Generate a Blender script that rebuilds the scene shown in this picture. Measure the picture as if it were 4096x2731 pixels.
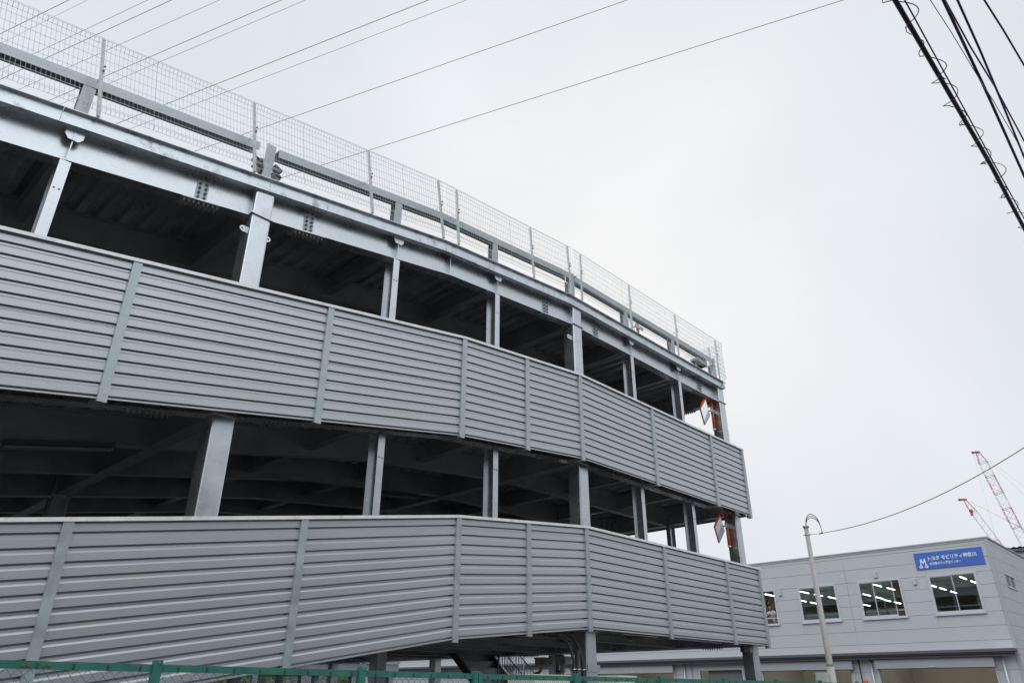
import bpy, bmesh, math, random
from mathutils import Vector, Matrix, noise
random.seed(7)
S = bpy.context.scene
for o in list(bpy.data.objects): bpy.data.objects.remove(o)
col = S.collection

# ------------------------------------------------------------------ camera
cd = bpy.data.cameras.new("camera"); cam = bpy.data.objects.new("camera", cd); col.objects.link(cam)
R = Vector((.68694, -.72671, .00113)); DN = Vector((.31851, .29968, -.89930)); F = Vector((.65320, .61813, .43732))
M = Matrix((( R.x, -DN.x, -F.x, 0), (R.y, -DN.y, -F.y, 0), (R.z, -DN.z, -F.z, 1.6), (0, 0, 0, 1)))
cam.matrix_world = M
cd.sensor_width = 36; cd.lens = 25.33; cd.clip_start = .05; cd.clip_end = 2000
S.camera = cam

# ------------------------------------------------------------------ world: overcast sky
w = bpy.data.worlds.new("World"); S.world = w; w.use_nodes = True
nt = w.node_tree; N = nt.nodes; L = nt.links; N.clear()
BK0, BK1, BKX = .08, 2.05, .55
GL = Vector((.7339, .4317, .5244)).normalized()
sun_el = math.asin(GL.z); sun_az = math.atan2(GL.x, GL.y)
out = N.new("ShaderNodeOutputWorld"); bg = N.new("ShaderNodeBackground"); bg.inputs[1].default_value = 0.1
sky = N.new("ShaderNodeTexSky"); sky.sky_type = 'NISHITA'; sky.sun_disc = False
sky.sun_elevation = sun_el; sky.sun_rotation = sun_az; sky.dust_density = 8; sky.air_density = 1.0
tc = N.new("ShaderNodeTexCoord")
dot = N.new("ShaderNodeVectorMath"); dot.operation = 'DOT_PRODUCT'; dot.inputs[1].default_value = Vector((.71, .43, .56)).normalized()
nrm = N.new("ShaderNodeVectorMath"); nrm.operation = 'NORMALIZE'
L.new(tc.outputs['Generated'], nrm.inputs[0]); L.new(nrm.outputs[0], dot.inputs[0])
mr = N.new("ShaderNodeMapRange"); mr.inputs['From Min'].default_value = -1; mr.inputs['From Max'].default_value = 1
nz = N.new("ShaderNodeTexNoise"); nz.inputs['Scale'].default_value = 1.6; nz.inputs['Detail'].default_value = 3; nz.inputs['Roughness'].default_value = .45
L.new(nrm.outputs[0], nz.inputs['Vector'])
ma = N.new("ShaderNodeMath"); ma.operation = 'MULTIPLY_ADD'; ma.inputs[1].default_value = .16; ma.inputs[2].default_value = -.08
L.new(nz.outputs['Fac'], ma.inputs[0])
ad = N.new("ShaderNodeMath"); ad.operation = 'ADD'
L.new(dot.outputs['Value'], ad.inputs[0]); L.new(ma.outputs[0], ad.inputs[1]); L.new(ad.outputs[0], mr.inputs['Value'])
cr = N.new("ShaderNodeValToRGB"); e = cr.color_ramp.elements
def stop(pos, c, k):
    x = cr.color_ramp.elements.new((pos + 1) / 2); x.color = (c[0] * k / 2.6, c[1] * k / 2.6, c[2] * k / 2.6, 1)
e[0].position = 0; e[0].color = (.93 * 2.1 / 2.6, .97 * 2.1 / 2.6, 2.1 / 2.6, 1); e[1].position = 1; e[1].color = (.905 / 2.6, .903 / 2.6, .905 / 2.6, 1)
e[0].color = (.90 * .78 / 2.6, .955 * .78 / 2.6, .78 / 2.6, 1)
stop(.60, (.87, .925, 1.0), .86); stop(.80, (.87, .92, 1.0), .85); stop(.885, (.885, .93, 1.0), .85); stop(.945, (.925, .96, 1.0), .87); stop(.985, (.985, .99, 1.0), .90)
L.new(mr.outputs[0], cr.inputs[0])
# the part of the overcast behind the camera: brighter towards the zenith, dull near the horizon
sp_ = N.new("ShaderNodeSeparateXYZ"); L.new(nrm.outputs[0], sp_.inputs[0])
ez = N.new("ShaderNodeMapRange"); ez.interpolation_type = 'SMOOTHSTEP'; ez.inputs['From Min'].default_value = .06; ez.inputs['From Max'].default_value = .72
ez.inputs['To Min'].default_value = BK0; ez.inputs['To Max'].default_value = BK1; L.new(sp_.outputs['Z'], ez.inputs['Value'])
nx = N.new("ShaderNodeMapRange"); nx.inputs['From Min'].default_value = 0; nx.inputs['From Max'].default_value = -1; nx.inputs['To Min'].default_value = 0; nx.inputs['To Max'].default_value = BKX
L.new(sp_.outputs['X'], nx.inputs['Value'])
ea = N.new("ShaderNodeMath"); ea.operation = 'ADD'; L.new(ez.outputs[0], ea.inputs[0]); L.new(nx.outputs[0], ea.inputs[1])
bk = N.new("ShaderNodeVectorMath"); bk.operation = 'SCALE'; bk.inputs[0].default_value = (.90 / 2.6, .95 / 2.6, 1.0 / 2.6); L.new(ea.outputs[0], bk.inputs['Scale'])
tt = N.new("ShaderNodeMapRange"); tt.interpolation_type = 'SMOOTHSTEP'; tt.inputs['From Min'].default_value = .58; tt.inputs['From Max'].default_value = .05; L.new(dot.outputs['Value'], tt.inputs['Value'])
mb_ = N.new("ShaderNodeMixRGB"); L.new(tt.outputs[0], mb_.inputs[0]); L.new(cr.outputs[0], mb_.inputs[1]); L.new(bk.outputs[0], mb_.inputs[2])
mu = N.new("ShaderNodeVectorMath"); mu.operation = 'SCALE'
n2 = N.new("ShaderNodeTexNoise"); n2.inputs['Scale'].default_value = 2.6; n2.inputs['Detail'].default_value = 4; n2.inputs['Roughness'].default_value = .5; n2.inputs['Distortion'].default_value = .6
L.new(nrm.outputs[0], n2.inputs['Vector'])
nm = N.new("ShaderNodeMapRange"); nm.inputs['From Min'].default_value = .3; nm.inputs['From Max'].default_value = .7; nm.inputs['To Min'].default_value = 25.1; nm.inputs['To Max'].default_value = 27.3
L.new(n2.outputs['Fac'], nm.inputs['Value']); L.new(nm.outputs[0], mu.inputs['Scale'])
L.new(mb_.outputs[0], mu.inputs[0])
mx = N.new("ShaderNodeMixRGB"); mx.inputs[0].default_value = .992
L.new(sky.outputs[0], mx.inputs[1]); L.new(mu.outputs[0], mx.inputs[2]); L.new(mx.outputs[0], bg.inputs[0]); L.new(bg.outputs[0], out.inputs[0])

# ------------------------------------------------------------------ sun behind the cloud
sl = bpy.data.lights.new("sun", 'SUN'); sl.energy = 0.6; sl.angle = math.radians(20); sl.color = (1, .97, .93)
so = bpy.data.objects.new("sun", sl); col.objects.link(so); so.rotation_euler = GL.to_track_quat('Z', 'Y').to_euler()
S.view_settings.view_transform = 'Standard'; S.view_settings.look = 'None'; S.view_settings.exposure = 0.0; S.view_settings.gamma = 1

# ------------------------------------------------------------------ materials
def mat(name, c, rough=.5, metal=0.0, var=0.0, vscale=3.0, c2=None, c2amt=.0, c2scale=1.5, bump=0.0, bscale=40, spec=.5, stretch=None, streak=0.0):
    m = bpy.data.materials.new(name); m.use_nodes = True; t = m.node_tree; n = t.nodes; l = t.links
    b = n['Principled BSDF']; b.inputs['Roughness'].default_value = rough; b.inputs['Metallic'].default_value = metal
    b.inputs['Specular IOR Level'].default_value = spec
    b.inputs['Base Color'].default_value = (*c, 1)
    tx = n.new("ShaderNodeTexCoord"); src = tx.outputs['Object']
    if stretch:
        mp = n.new("ShaderNodeMapping"); mp.inputs['Scale'].default_value = stretch; l.new(src, mp.inputs[0]); src = mp.outputs[0]
    cur = None
    if var > 0:
        a = n.new("ShaderNodeTexNoise"); a.inputs['Scale'].default_value = vscale; a.inputs['Detail'].default_value = 6; a.inputs['Roughness'].default_value = .65
        l.new(src, a.inputs['Vector'])
        r = n.new("ShaderNodeMapRange"); r.inputs['From Min'].default_value = .3; r.inputs['From Max'].default_value = .7
        r.inputs['To Min'].default_value = 1 - var; r.inputs['To Max'].default_value = 1 + var; l.new(a.outputs['Fac'], r.inputs['Value'])
        sc = n.new("ShaderNodeVectorMath"); sc.operation = 'SCALE'; sc.inputs[0].default_value = c; l.new(r.outputs[0], sc.inputs['Scale'])
        cur = sc.outputs[0]
        rr = n.new("ShaderNodeMapRange"); rr.inputs['From Min'].default_value = .3; rr.inputs['From Max'].default_value = .7
        q_ = min(.1, var * .6); rr.inputs['To Min'].default_value = max(.05, rough - q_); rr.inputs['To Max'].default_value = rough + q_ * 1.2
        l.new(a.outputs['Fac'], rr.inputs['Value']); l.new(rr.outputs[0], b.inputs['Roughness'])
    if c2:
        a = n.new("ShaderNodeTexNoise"); a.inputs['Scale'].default_value = c2scale; a.inputs['Detail'].default_value = 8; a.inputs['Roughness'].default_value = .7
        l.new(src, a.inputs['Vector'])
        r = n.new("ShaderNodeMapRange"); r.inputs['From Min'].default_value = .56; r.inputs['From Max'].default_value = .68; r.inputs['To Max'].default_value = c2amt
        l.new(a.outputs['Fac'], r.inputs['Value'])
        mm = n.new("ShaderNodeMixRGB"); l.new(r.outputs[0], mm.inputs[0]); mm.inputs[2].default_value = (*c2, 1)
        if cur: l.new(cur, mm.inputs[1])
        else: mm.inputs[1].default_value = (*c, 1)
        cur = mm.outputs[0]
    if streak > 0:   # thin scratches
        mp = n.new("ShaderNodeMapping"); mp.inputs['Scale'].default_value = (6, 6, 55); mp.inputs['Rotation'].default_value = (.3, .6, .2); l.new(tx.outputs['Object'], mp.inputs[0])
        a = n.new("ShaderNodeTexNoise"); a.inputs['Scale'].default_value = .9; a.inputs['Detail'].default_value = 3; l.new(mp.outputs[0], a.inputs['Vector'])
        r = n.new("ShaderNodeMapRange"); r.inputs['From Min'].default_value = .66; r.inputs['From Max'].default_value = .7; r.inputs['To Max'].default_value = streak
        l.new(a.outputs['Fac'], r.inputs['Value'])
        mm = n.new("ShaderNodeMixRGB"); l.new(r.outputs[0], mm.inputs[0]); mm.inputs[2].default_value = (c[0] * .45, c[1] * .45, c[2] * .45, 1)
        if cur: l.new(cur, mm.inputs[1])
        else: mm.inputs[1].default_value = (*c, 1)
        cur = mm.outputs[0]
    if cur: l.new(cur, b.inputs['Base Color'])
    if bump > 0:
        a = n.new("ShaderNodeTexNoise"); a.inputs['Scale'].default_value = bscale; a.inputs['Detail'].default_value = 4; l.new(src, a.inputs['Vector'])
        bp = n.new("ShaderNodeBump"); bp.inputs['Strength'].default_value = bump; bp.inputs['Distance'].default_value = .01
        l.new(a.outputs['Fac'], bp.inputs['Height']); l.new(bp.outputs[0], b.inputs['Normal'])
    return m
def emit(name, c, s):
    m = bpy.data.materials.new(name); m.use_nodes = True; b = m.node_tree.nodes['Principled BSDF']
    b.inputs['Base Color'].default_value = (*c, 1); b.inputs['Emission Color'].default_value = (*c, 1); b.inputs['Emission Strength'].default_value = s
    return m
def glass(name, refl=.12, tint=(.75, .85, .85)):
    m = bpy.data.materials.new(name); m.use_nodes = True; t = m.node_tree; n = t.nodes; l = t.links; n.clear()
    o = n.new("ShaderNodeOutputMaterial"); mxs = n.new("ShaderNodeMixShader"); tr = n.new("ShaderNodeBsdfTransparent"); tr.inputs[0].default_value = (*tint, 1)
    g = n.new("ShaderNodeBsdfGlossy"); g.inputs['Roughness'].default_value = .01; g.inputs[0].default_value = (.9, .95, 1, 1)
    lw = n.new("ShaderNodeFresnel"); lw.inputs[0].default_value = 1.5
    a = n.new("ShaderNodeMath"); a.operation = 'ADD'; a.inputs[1].default_value = refl; a.use_clamp = True
    l.new(lw.outputs[0], a.inputs[0]); l.new(a.outputs[0], mxs.inputs[0]); l.new(tr.outputs[0], mxs.inputs[1]); l.new(g.outputs[0], mxs.inputs[2]); l.new(mxs.outputs[0], o.inputs[0])
    return m
GALV = mat("galvanised_steel", (.58, .605, .63), .28, .85, .15, 2.2, (.42, .44, .45), .5, 1.3, .04, 60, streak=.28)
GALVD = mat("galvanised_steel_dull", (.44, .48, .495), .42, .6, .16, 4.0, (.62, .65, .66), .5, 3.0, .1, 80)
GALVR = mat("galvanised_rail", (.44, .47, .49), .4, .6, .16, 3.5, (.30, .31, .32), .6, 3.0, .05, 60)
FASC = mat("galvanised_fascia_weathered", (.64, .68, .71), .34, .80, .20, 4.0, (.28, .29, .30), .85, 3.5, .15, 50, streak=.5)
DECKM = mat("galvanised_deck", (.62, .65, .66), .34, .75, .22, 1.2)
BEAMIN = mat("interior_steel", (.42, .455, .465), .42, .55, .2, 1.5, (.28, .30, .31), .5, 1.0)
PANEL = mat("silver_painted_cladding", (.52, .535, .555), .33, .60, .03, .8, spec=.5)
CAPM = mat("cap_flashing", (.84, .86, .87), .38, .2, .12, 5, (.42, .44, .44), .6, 6)
WIRE = mat("white_coated_wire", (.54, .57, .56), .45, .2)
FPOST = mat("white_fence_post", (.66, .68, .66), .4, .1, .05, 5)
ORANGE = mat("orange_paint", (.75, .13, .03), .35, 0, .05, 6)
WHITEP = mat("white_plastic", (.75, .75, .72), .4)
BLACK = mat("black_rubber", (.012, .011, .02), .45)
DARKM = mat("dark_metal", (.03, .035, .04), .5)
BOLTM = mat("bolt_steel", (.22, .23, .24), .5, .5)
CONC = mat("concrete", (.33, .33, .31), .85, 0, .12, 1.5, (.24, .24, .23), .5, .6, .2, 30)
ASPH = mat("asphalt", (.05, .051, .053), .9, 0, .25, .7, (.04, .04, .04), .5, .2, .4, 80)
DTOP = mat("deck_asphalt", (.055, .055, .056), .85, 0, .2, 1.0)
PAVE = mat("pavement_blocks", (.13, .127, .12), .85, 0, .2, 1.0, bump=.2)
GREEN = mat("green_painted_steel", (.028, .165, .12), .45, 0, .2, 6, (.12, .09, .05), .6, 9)
POLE = mat("beige_painted_steel", (.42, .41, .385), .5, 0, .06, 2, (.33, .32, .30), .4, 3)
FACADE = mat("insulated_panel_grey", (.50, .51, .535), .5, .1, .03, .25, (.46, .47, .495), .35, .35)
FACDK = mat("panel_joint", (.16, .165, .18), .7)
TRIM = mat("grey_trim", (.40, .42, .45), .45, .2, .05, 1)
ALU = mat("white_aluminium", (.56, .57, .60), .35, .2, .03, 2)
BEIGE = mat("beige_interior_wall", (.60, .56, .46), .8, 0, .06, .6)
BROWN = mat("brown_interior_wall", (.50, .44, .33), .8, 0, .1, .5)
CEIL = mat("office_ceiling", (.62, .57, .47), .9)
FLOORM = mat("office_floor", (.10, .10, .10), .7)
SIGNB = mat("blue_sign_face", (.05, .14, .52), .35, 0, .02, 1)
SIGNW = mat("white_lettering", (.82, .83, .85), .4)
SIGNY = mat("yellow_lettering", (.80, .42, .05), .4)
RED = mat("red_crane_paint", (.45, .09, .08), .5)
WHT = mat("white_crane_paint", (.60, .62, .64), .5)
LAMP = emit("fluorescent_tube", (.93, 1.0, .88), 9.0)
LAMPB = emit("bay_tube", (1.0, .96, .86), 22.0)
GLASS = glass("window_glass", .02)
MIRR = mat("mirror_face", (.88, .93, .90), .03, 1.0)
LEAF = mat("leaves", (.06, .10, .035), .7, 0, .5, 1.2, (.10, .13, .05), .8, 2)
BARK = mat("bark", (.10, .075, .055), .9, 0, .2, 4)
SKIN = mat("skin", (.42, .22, .15), .55)
HAIR = mat("black_hair", (.012, .011, .011), .5)
SHIRT = mat("white_polo_shirt", (.78, .77, .80), .8)
TROU = mat("dark_trousers", (.06, .06, .07), .8)
BLUEC = mat("blue_cloth", (.03, .16, .42), .8)
YEL = mat("amber_edge", (.45, .26, .03), .5)
WOOD = mat("desk_grey", (.25, .26, .27), .6)

# ------------------------------------------------------------------ mesh helpers
class MB:
    def __init__(s): s.v = []; s.f = []; s.m = []; s.mats = []; s.sm = []
    def mi(s, m):
        if m is None: return -1
        if m not in s.mats: s.mats.append(m)
        return s.mats.index(m)
    def add(s, vs, fs, m=None, smooth=False):
        b = len(s.v); k = s.mi(m); s.v += [tuple(p) for p in vs]
        for f in fs: s.f.append([b + i for i in f]); s.m.append(k); s.sm.append(smooth)
    def box(s, x0, x1, y0, y1, z0, z1, m=None):
        s.add([(x0, y0, z0), (x1, y0, z0), (x1, y1, z0), (x0, y1, z0), (x0, y0, z1), (x1, y0, z1), (x1, y1, z1), (x0, y1, z1)],
              [(0, 3, 2, 1), (4, 5, 6, 7), (0, 1, 5, 4), (1, 2, 6, 5), (2, 3, 7, 6), (3, 0, 4, 7)], m)
    def obox(s, c, ax, ay, az, m=None):  # oriented box: centre and half-axes
        c, ax, ay, az = map(Vector, (c, ax, ay, az)); vs = []
        for k in (-1, 1):
            for i, j in ((-1, -1), (1, -1), (1, 1), (-1, 1)): vs.append(c + ax * i + ay * j + az * k)
        s.add(vs, [(0, 3, 2, 1), (4, 5, 6, 7), (0, 1, 5, 4), (1, 2, 6, 5), (2, 3, 7, 6), (3, 0, 4, 7)], m)
    def ext(s, path, sec, lat, m=None, caps=True, closed=True):
        lat = Vector(lat); n = len(sec); vs = []
        for p in path:
            for a, b in sec: vs.append(Vector(p) + lat * a + Vector((0, 0, b)))
        fs = []
        for i in range(len(path) - 1):
            for j in range(n if closed else n - 1):
                k = (j + 1) % n; fs.append((i * n + j, i * n + k, (i + 1) * n + k, (i + 1) * n + j))
        if caps and closed: fs.append(tuple(range(n - 1, -1, -1))); fs.append(tuple((len(path) - 1) * n + j for j in range(n)))
        s.add(vs, fs, m)
    def tube(s, pts, r, n=6, m=None, smooth=True, r2=None, caps=True):
        pts = [Vector(p) for p in pts]; vs = []; up = None
        for i, p in enumerate(pts):
            t = (pts[min(i + 1, len(pts) - 1)] - pts[max(i - 1, 0)]).normalized()
            if up is None: up = Vector((0, 0, 1)) if abs(t.z) < .9 else Vector((0, 1, 0))
            a = t.cross(up)
            if a.length < 1e-4: a = t.cross(Vector((1, 0, 0)))
            a.normalize(); b = a.cross(t).normalized(); up = b
            q = r if r2 is None else r + (r2 - r) * i / (len(pts) - 1)
            if isinstance(r, (list, tuple)): q = r[i]
            for j in range(n):
                g = 2 * math.pi * (j + .5) / n; vs.append(p + a * (q * math.cos(g)) + b * (q * math.sin(g)))
        fs = []
        for i in range(len(pts) - 1):
            for j in range(n): k = (j + 1) % n; fs.append((i * n + j, (i + 1) * n + j, (i + 1) * n + k, i * n + k))
        if caps: fs.append(tuple(range(n))); fs.append(tuple((len(pts) - 1) * n + j for j in range(n - 1, -1, -1)))
        s.add(vs, fs, m, smooth)
    def build(s, name, m=None, parent=None, bevel=0):
        me = bpy.data.meshes.new(name)
        off = Vector(parent['_base']) if parent is not None and '_base' in parent else Vector((0, 0, 0))
        me.from_pydata([tuple(Vector(p) - off) for p in s.v], [], s.f)
        if s.mats and m is None:
            for q in s.mats: me.materials.append(q)
        else:
            me.materials.append(m)
            if s.mats:
                for q in s.mats: me.materials.append(q)
        me.polygons.foreach_set('material_index', [max(0, k + (1 if m is not None else 0)) for k in s.m] if s.mats else [0] * len(s.f))
        me.polygons.foreach_set('use_smooth', s.sm); me.update()
        bm = bmesh.new(); bm.from_mesh(me); bmesh.ops.recalc_face_normals(bm, faces=bm.faces); bm.to_mesh(me); bm.free()
        o = bpy.data.objects.new(name, me); col.objects.link(o)
        if parent is not None: o.parent = parent; o['_base'] = tuple(off)
        if bevel:
            b = o.modifiers.new("bevel", 'BEVEL'); b.width = bevel; b.segments = 2; b.limit_method = 'ANGLE'
        return o
def thing(name, label, cat, loc=(0, 0, 0), group=None):
    o = bpy.data.objects.new(name, None); col.objects.link(o); o.location = loc; o['_base'] = tuple(loc)
    o['label'] = label; o['category'] = cat; o.empty_display_size = .3
    if group: o['group'] = group
    return o
def tag(o, label, cat, group=None, kind=None):
    o['label'] = label; o['category'] = cat
    if group: o['group'] = group
    if kind: o['kind'] = kind
    return o
def struct(o): o['kind'] = 'structure'; return o
def recentre(o):   # move a single-mesh thing's origin to its base
    me = o.data; xs = [v.co for v in me.vertices]
    c = Vector((sum(v.x for v in xs) / len(xs), sum(v.y for v in xs) / len(xs), min(v.z for v in xs)))
    me.transform(Matrix.Translation(-c)); o.location = c; return o

# ================================================================== SETTING
g = MB(); n = 24
vs = []; fs = []
ext_ = 900
g.add([(-ext_, -ext_, 0), (ext_, -ext_, 0), (ext_, ext_, 0), (-ext_, ext_, 0)], [(0, 1, 2, 3)])
struct(g.build("ground", mat("dark_ground", (.05, .05, .048), .9, 0, .2, .3, (.035, .035, .034), .5, .1)))
g = MB(); g.add([(-200, -5.0, .004), (300, -5.0, .004), (300, 3.2, .004), (-200, 3.2, .004)], [(0, 1, 2, 3)]); struct(g.build("road", ASPH))
g = MB()
for y in (2.85, -4.7): g.add([(-200, y, .008), (300, y, .008), (300, y + .12, .008), (-200, y + .12, .008)], [(0, 1, 2, 3)])
struct(g.build("road_marking", mat("road_paint", (.72, .72, .70), .7)))
g = MB(); g.box(-200, 300, 3.2, 3.35, 0, .14); struct(g.build("kerb", CONC))
g = MB(); g.box(-200, 300, 3.353, 6.0, 0, .12); struct(g.build("pavement", PAVE))
g = MB(); g.add([(-60, 6.4, .004), (44, 6.4, .004), (44, 70, .004), (-60, 70, .004)], [(0, 1, 2, 3)]); struct(g.build("forecourt", ASPH))

# ================================================================== PARKING STRUCTURE
XL, XR = -3.67, 17.85
COLX = [-3.67, 3.84, 11.36, 17.85]; MULX = [-1.17, 1.31, 6.37, 8.87, 13.52, 15.68]; COLY = [8.89, 15.1, 20.5]
ROWY = [10.96, 13.03, 15.1, 17.17, 19.24]
def prof(x, z, k1, k2, s1, s2): return z - s2 * (k2 - min(max(x, k1), k2)) - s1 * max(0, k1 - x)
GZ = [2.63, 5.785, 8.93]; GS = [.165, .170, .180]
def gz(l, x): return prof(x, GZ[l], 7.61, 11.2, GS[l], .09)         # girder bottom
def bz(l, x): return prof(x, [0, 4.44, 7.58][l], 7.75, 11.02, .165, .098)  # cladding top (levels 1, 2)
BH = 1.83
def lip(x): return prof(x, 9.575, 7.41, 11.1, .1745, .098)
def xs(a, b, *ks): return [a] + [k for k in sorted(ks) if a < k < b] + [b]
pk = thing("parking_building", "three-level galvanised steel car park with silver corrugated guard bands, its left part ramping down", "parking garage", (7, 8.9, 0))

def hsec(w, h, tf=.016, tw=.01):
    a = w / 2; b = tw / 2
    return [(-a, 0), (a, 0), (a, tf), (b, tf), (b, h - tf), (a, h - tf), (a, h), (-a, h), (-a, h - tf), (-b, h - tf), (-b, tf), (-a, tf)]
# columns
def diaph(m, x, y, z): m.box(x - .178, x + .178, y - .178, y + .178, z - .012, z + .012)
def column(x, y):
    top = gz(2, x) + .5
    m = MB(); c = .022; h = .15
    sec = []
    for (sx, sy) in ((-1, -1), (1, -1), (1, 1), (-1, 1)):
        pts = [(sx * h, sy * (h - c)), (sx * (h - c * .3), sy * (h - c * .3)), (sx * (h - c), sy * h)]
        if sx * sy < 0: pts = pts[::-1]
        sec += pts
    zs = [0, top]
    vs = [(x + a, y + b, z) for z in zs for a, b in sec]; k = len(sec)
    fs = [(j, (j + 1) % k, k + (j + 1) % k, k + j) for j in range(k)] + [tuple(range(k, 2 * k))]
    m.add(vs, fs)
    for l in range(3):
        zb = gz(l, x); diaph(m, x, y, zb - .004); diaph(m, x, y, zb + .506)
    m.box(x - .24, x + .24, y - .24, y + .24, .004, .03)
    return m.build("column", GALV, pk)
for y in COLY:
    for x in COLX: column(x, y)
# girders
def girder(l, y, x0, x1, w=.2, h=.5, mt=GALV, name="girder", dz=0):
    m = MB(); path = [(x, y, gz(l, x) + dz) for x in xs(x0, x1, 7.61, 11.2)]
    m.ext(path, hsec(w, h), (0, 1, 0)); return m
for l in range(3):
    for a, b in zip(COLX[:-1], COLX[1:]):
        m = girder(l, 8.89, a + .151, b - .151)
        # stiffener at the fold
        if a < 7.61 < b:
            z = gz(l, 7.61); m.box(7.60, 7.612, 8.797, 8.884, z + .016, z + .484)
        m.build("girder", GALV, pk)
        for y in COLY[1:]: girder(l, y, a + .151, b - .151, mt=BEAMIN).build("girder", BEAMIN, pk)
    for x in (XL, XR):
        for a, b in zip(COLY[:-1], COLY[1:]):
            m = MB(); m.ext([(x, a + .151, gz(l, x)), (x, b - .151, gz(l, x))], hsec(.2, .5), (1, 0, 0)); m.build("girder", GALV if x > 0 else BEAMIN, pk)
# splices with bolts on the girder web and bottom flange
def bolt(m, p, d, r=.021, h=.024):
    p = Vector(p); d = Vector(d); m.tube([p, p + d * h], r, 6, BOLTM, smooth=False)
    m.tube([p + d * h, p + d * (h + .012)], r * .55, 6, BOLTM, smooth=False)
def splice(l, x):
    z = gz(l, x); s = (gz(l, x + .1) - gz(l, x - .1)) / .2
    m = MB(); sh = lambda dx: s * dx
    pts = [(-.085, .06), (.085, .06), (.085, .44), (-.085, .44)]
    m.add([(x + a, 8.884, z + b + sh(a)) for a, b in pts] + [(x + a, 8.875, z + b + sh(a)) for a, b in pts], [(0, 1, 2, 3), (4, 7, 6, 5), (0, 4, 5, 1), (1, 5, 6, 2), (2, 6, 7, 3), (3, 7, 4, 0)], None)
    for a in (-.045, .045):
        for k in range(5): bolt(m, (x + a, 8.8745, z + .095 + k * .0775 + sh(a)), (0, -1, 0))
    for zz, dd in ((-.012, 1), ):
        v = [(x - .27, 8.782, z - .013 + sh(-.27)), (x + .27, 8.782, z - .013 + sh(.27)), (x + .27, 8.998, z - .013 + sh(.27)), (x - .27, 8.998, z - .013 + sh(-.27))]
        m.add(v + [(a, b, c + .012) for a, b, c in v], [(0, 3, 2, 1), (4, 5, 6, 7), (0, 1, 5, 4), (1, 2, 6, 5), (2, 3, 7, 6), (3, 0, 4, 7)])
    for k in range(8):
        a = -.23 + k * .0657
        for yy in (8.82, 8.96): bolt(m, (x + a, yy, z - .013 + sh(a)), (0, 0, -1), .017, .035)
    for k in range(8):   # under the top flange
        a = -.23 + k * .0657; bolt(m, (x + a, 8.83, z + .483 + sh(a)), (0, 0, -1), .014, .015)
    return m.build("splice_plate", GALVD, pk)
for l in range(3):
    for x in (-2.75, 2.98, 4.67, 10.43, 12.20, 16.88): splice(l, x)
m = MB()
for l in range(3):
    for y in (9.9, 14.1, 16.1):
        m = MB(); z = gz(l, XR)
        m.box(XR - .105, XR + .105, y - .27, y + .27, z - .013, z - .001)
        for k in range(8):
            for xx in (-.07, .07): bolt(m, (XR + xx, y - .23 + k * .0657, z - .013), (0, 0, -1), .017, .035)
        m.build("splice_plate", GALVD, pk)
# stiffener and two wing gussets over every mullion
for l in range(3):
    for x in MULX:
        m = MB(); z = gz(l, x)
        m.box(x - .006, x + .006, 8.786, 8.884, z + .018, z + .482)
        m.box(x - .012, x + .012, 8.768, 8.785, z + .30, z + .482)
        for s in (-1, 1):
            pts = [(s * .014, .482), (s * .105, .482), (s * .105, .36), (s * .06, .30), (s * .014, .30)]
            if s < 0: pts = pts[::-1]
            m.add([(x + a, 8.772, z + b) for a, b in pts] + [(x + a, 8.781, z + b) for a, b in pts],
                  [(0, 1, 2, 3, 4), (9, 8, 7, 6, 5)] + [(i, 5 + i, 5 + (i + 1) % 5, (i + 1) % 5) for i in range(5)])
        m.build("gusset_bracket", GALV, pk)
# mullion posts (H sections) between the guard band and the girder above
def mullion(x, y, zb, zt, ydir=True):
    m = MB(); hw, hd = .0625, .125
    sec = [(-hw, -hd), (hw, -hd), (hw, -hd + .012), (.005, -hd + .012), (.005, hd - .012), (hw, hd - .012), (hw, hd), (-hw, hd), (-hw, hd - .012), (-.005, hd - .012), (-.005, -hd + .012), (-hw, -hd + .012)]
    if not ydir: sec = [(b, a) for a, b in sec]
    k = 12; vs = [(x + a, y + b, z) for z in (zb, zt) for a, b in sec]
    m.add(vs, [(j, (j + 1) % k, k + (j + 1) % k, k + j) for j in range(k)] + [tuple(range(k)), tuple(range(k, 2 * k))])
    if ydir:
        for a in (-.028, .028): m.tube([(x + a, y - hd - .002, zt - .42), (x + a, y - hd + .004, zt - .42)], .0125, 8, DARKM, smooth=False)
    o = m.build("mullion", GALV, pk); return o
for l in (0, 1):
    for x in MULX:
        zt = gz(l + 1, x) - .012
        mullion(x, 8.915, gz(l, x) + .502, zt)
    for y in (10.79, 12.9, 16.9, 18.7): mullion(XR, y, gz(l, XR) + .502, gz(l + 1, XR) - .002, False)
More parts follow.
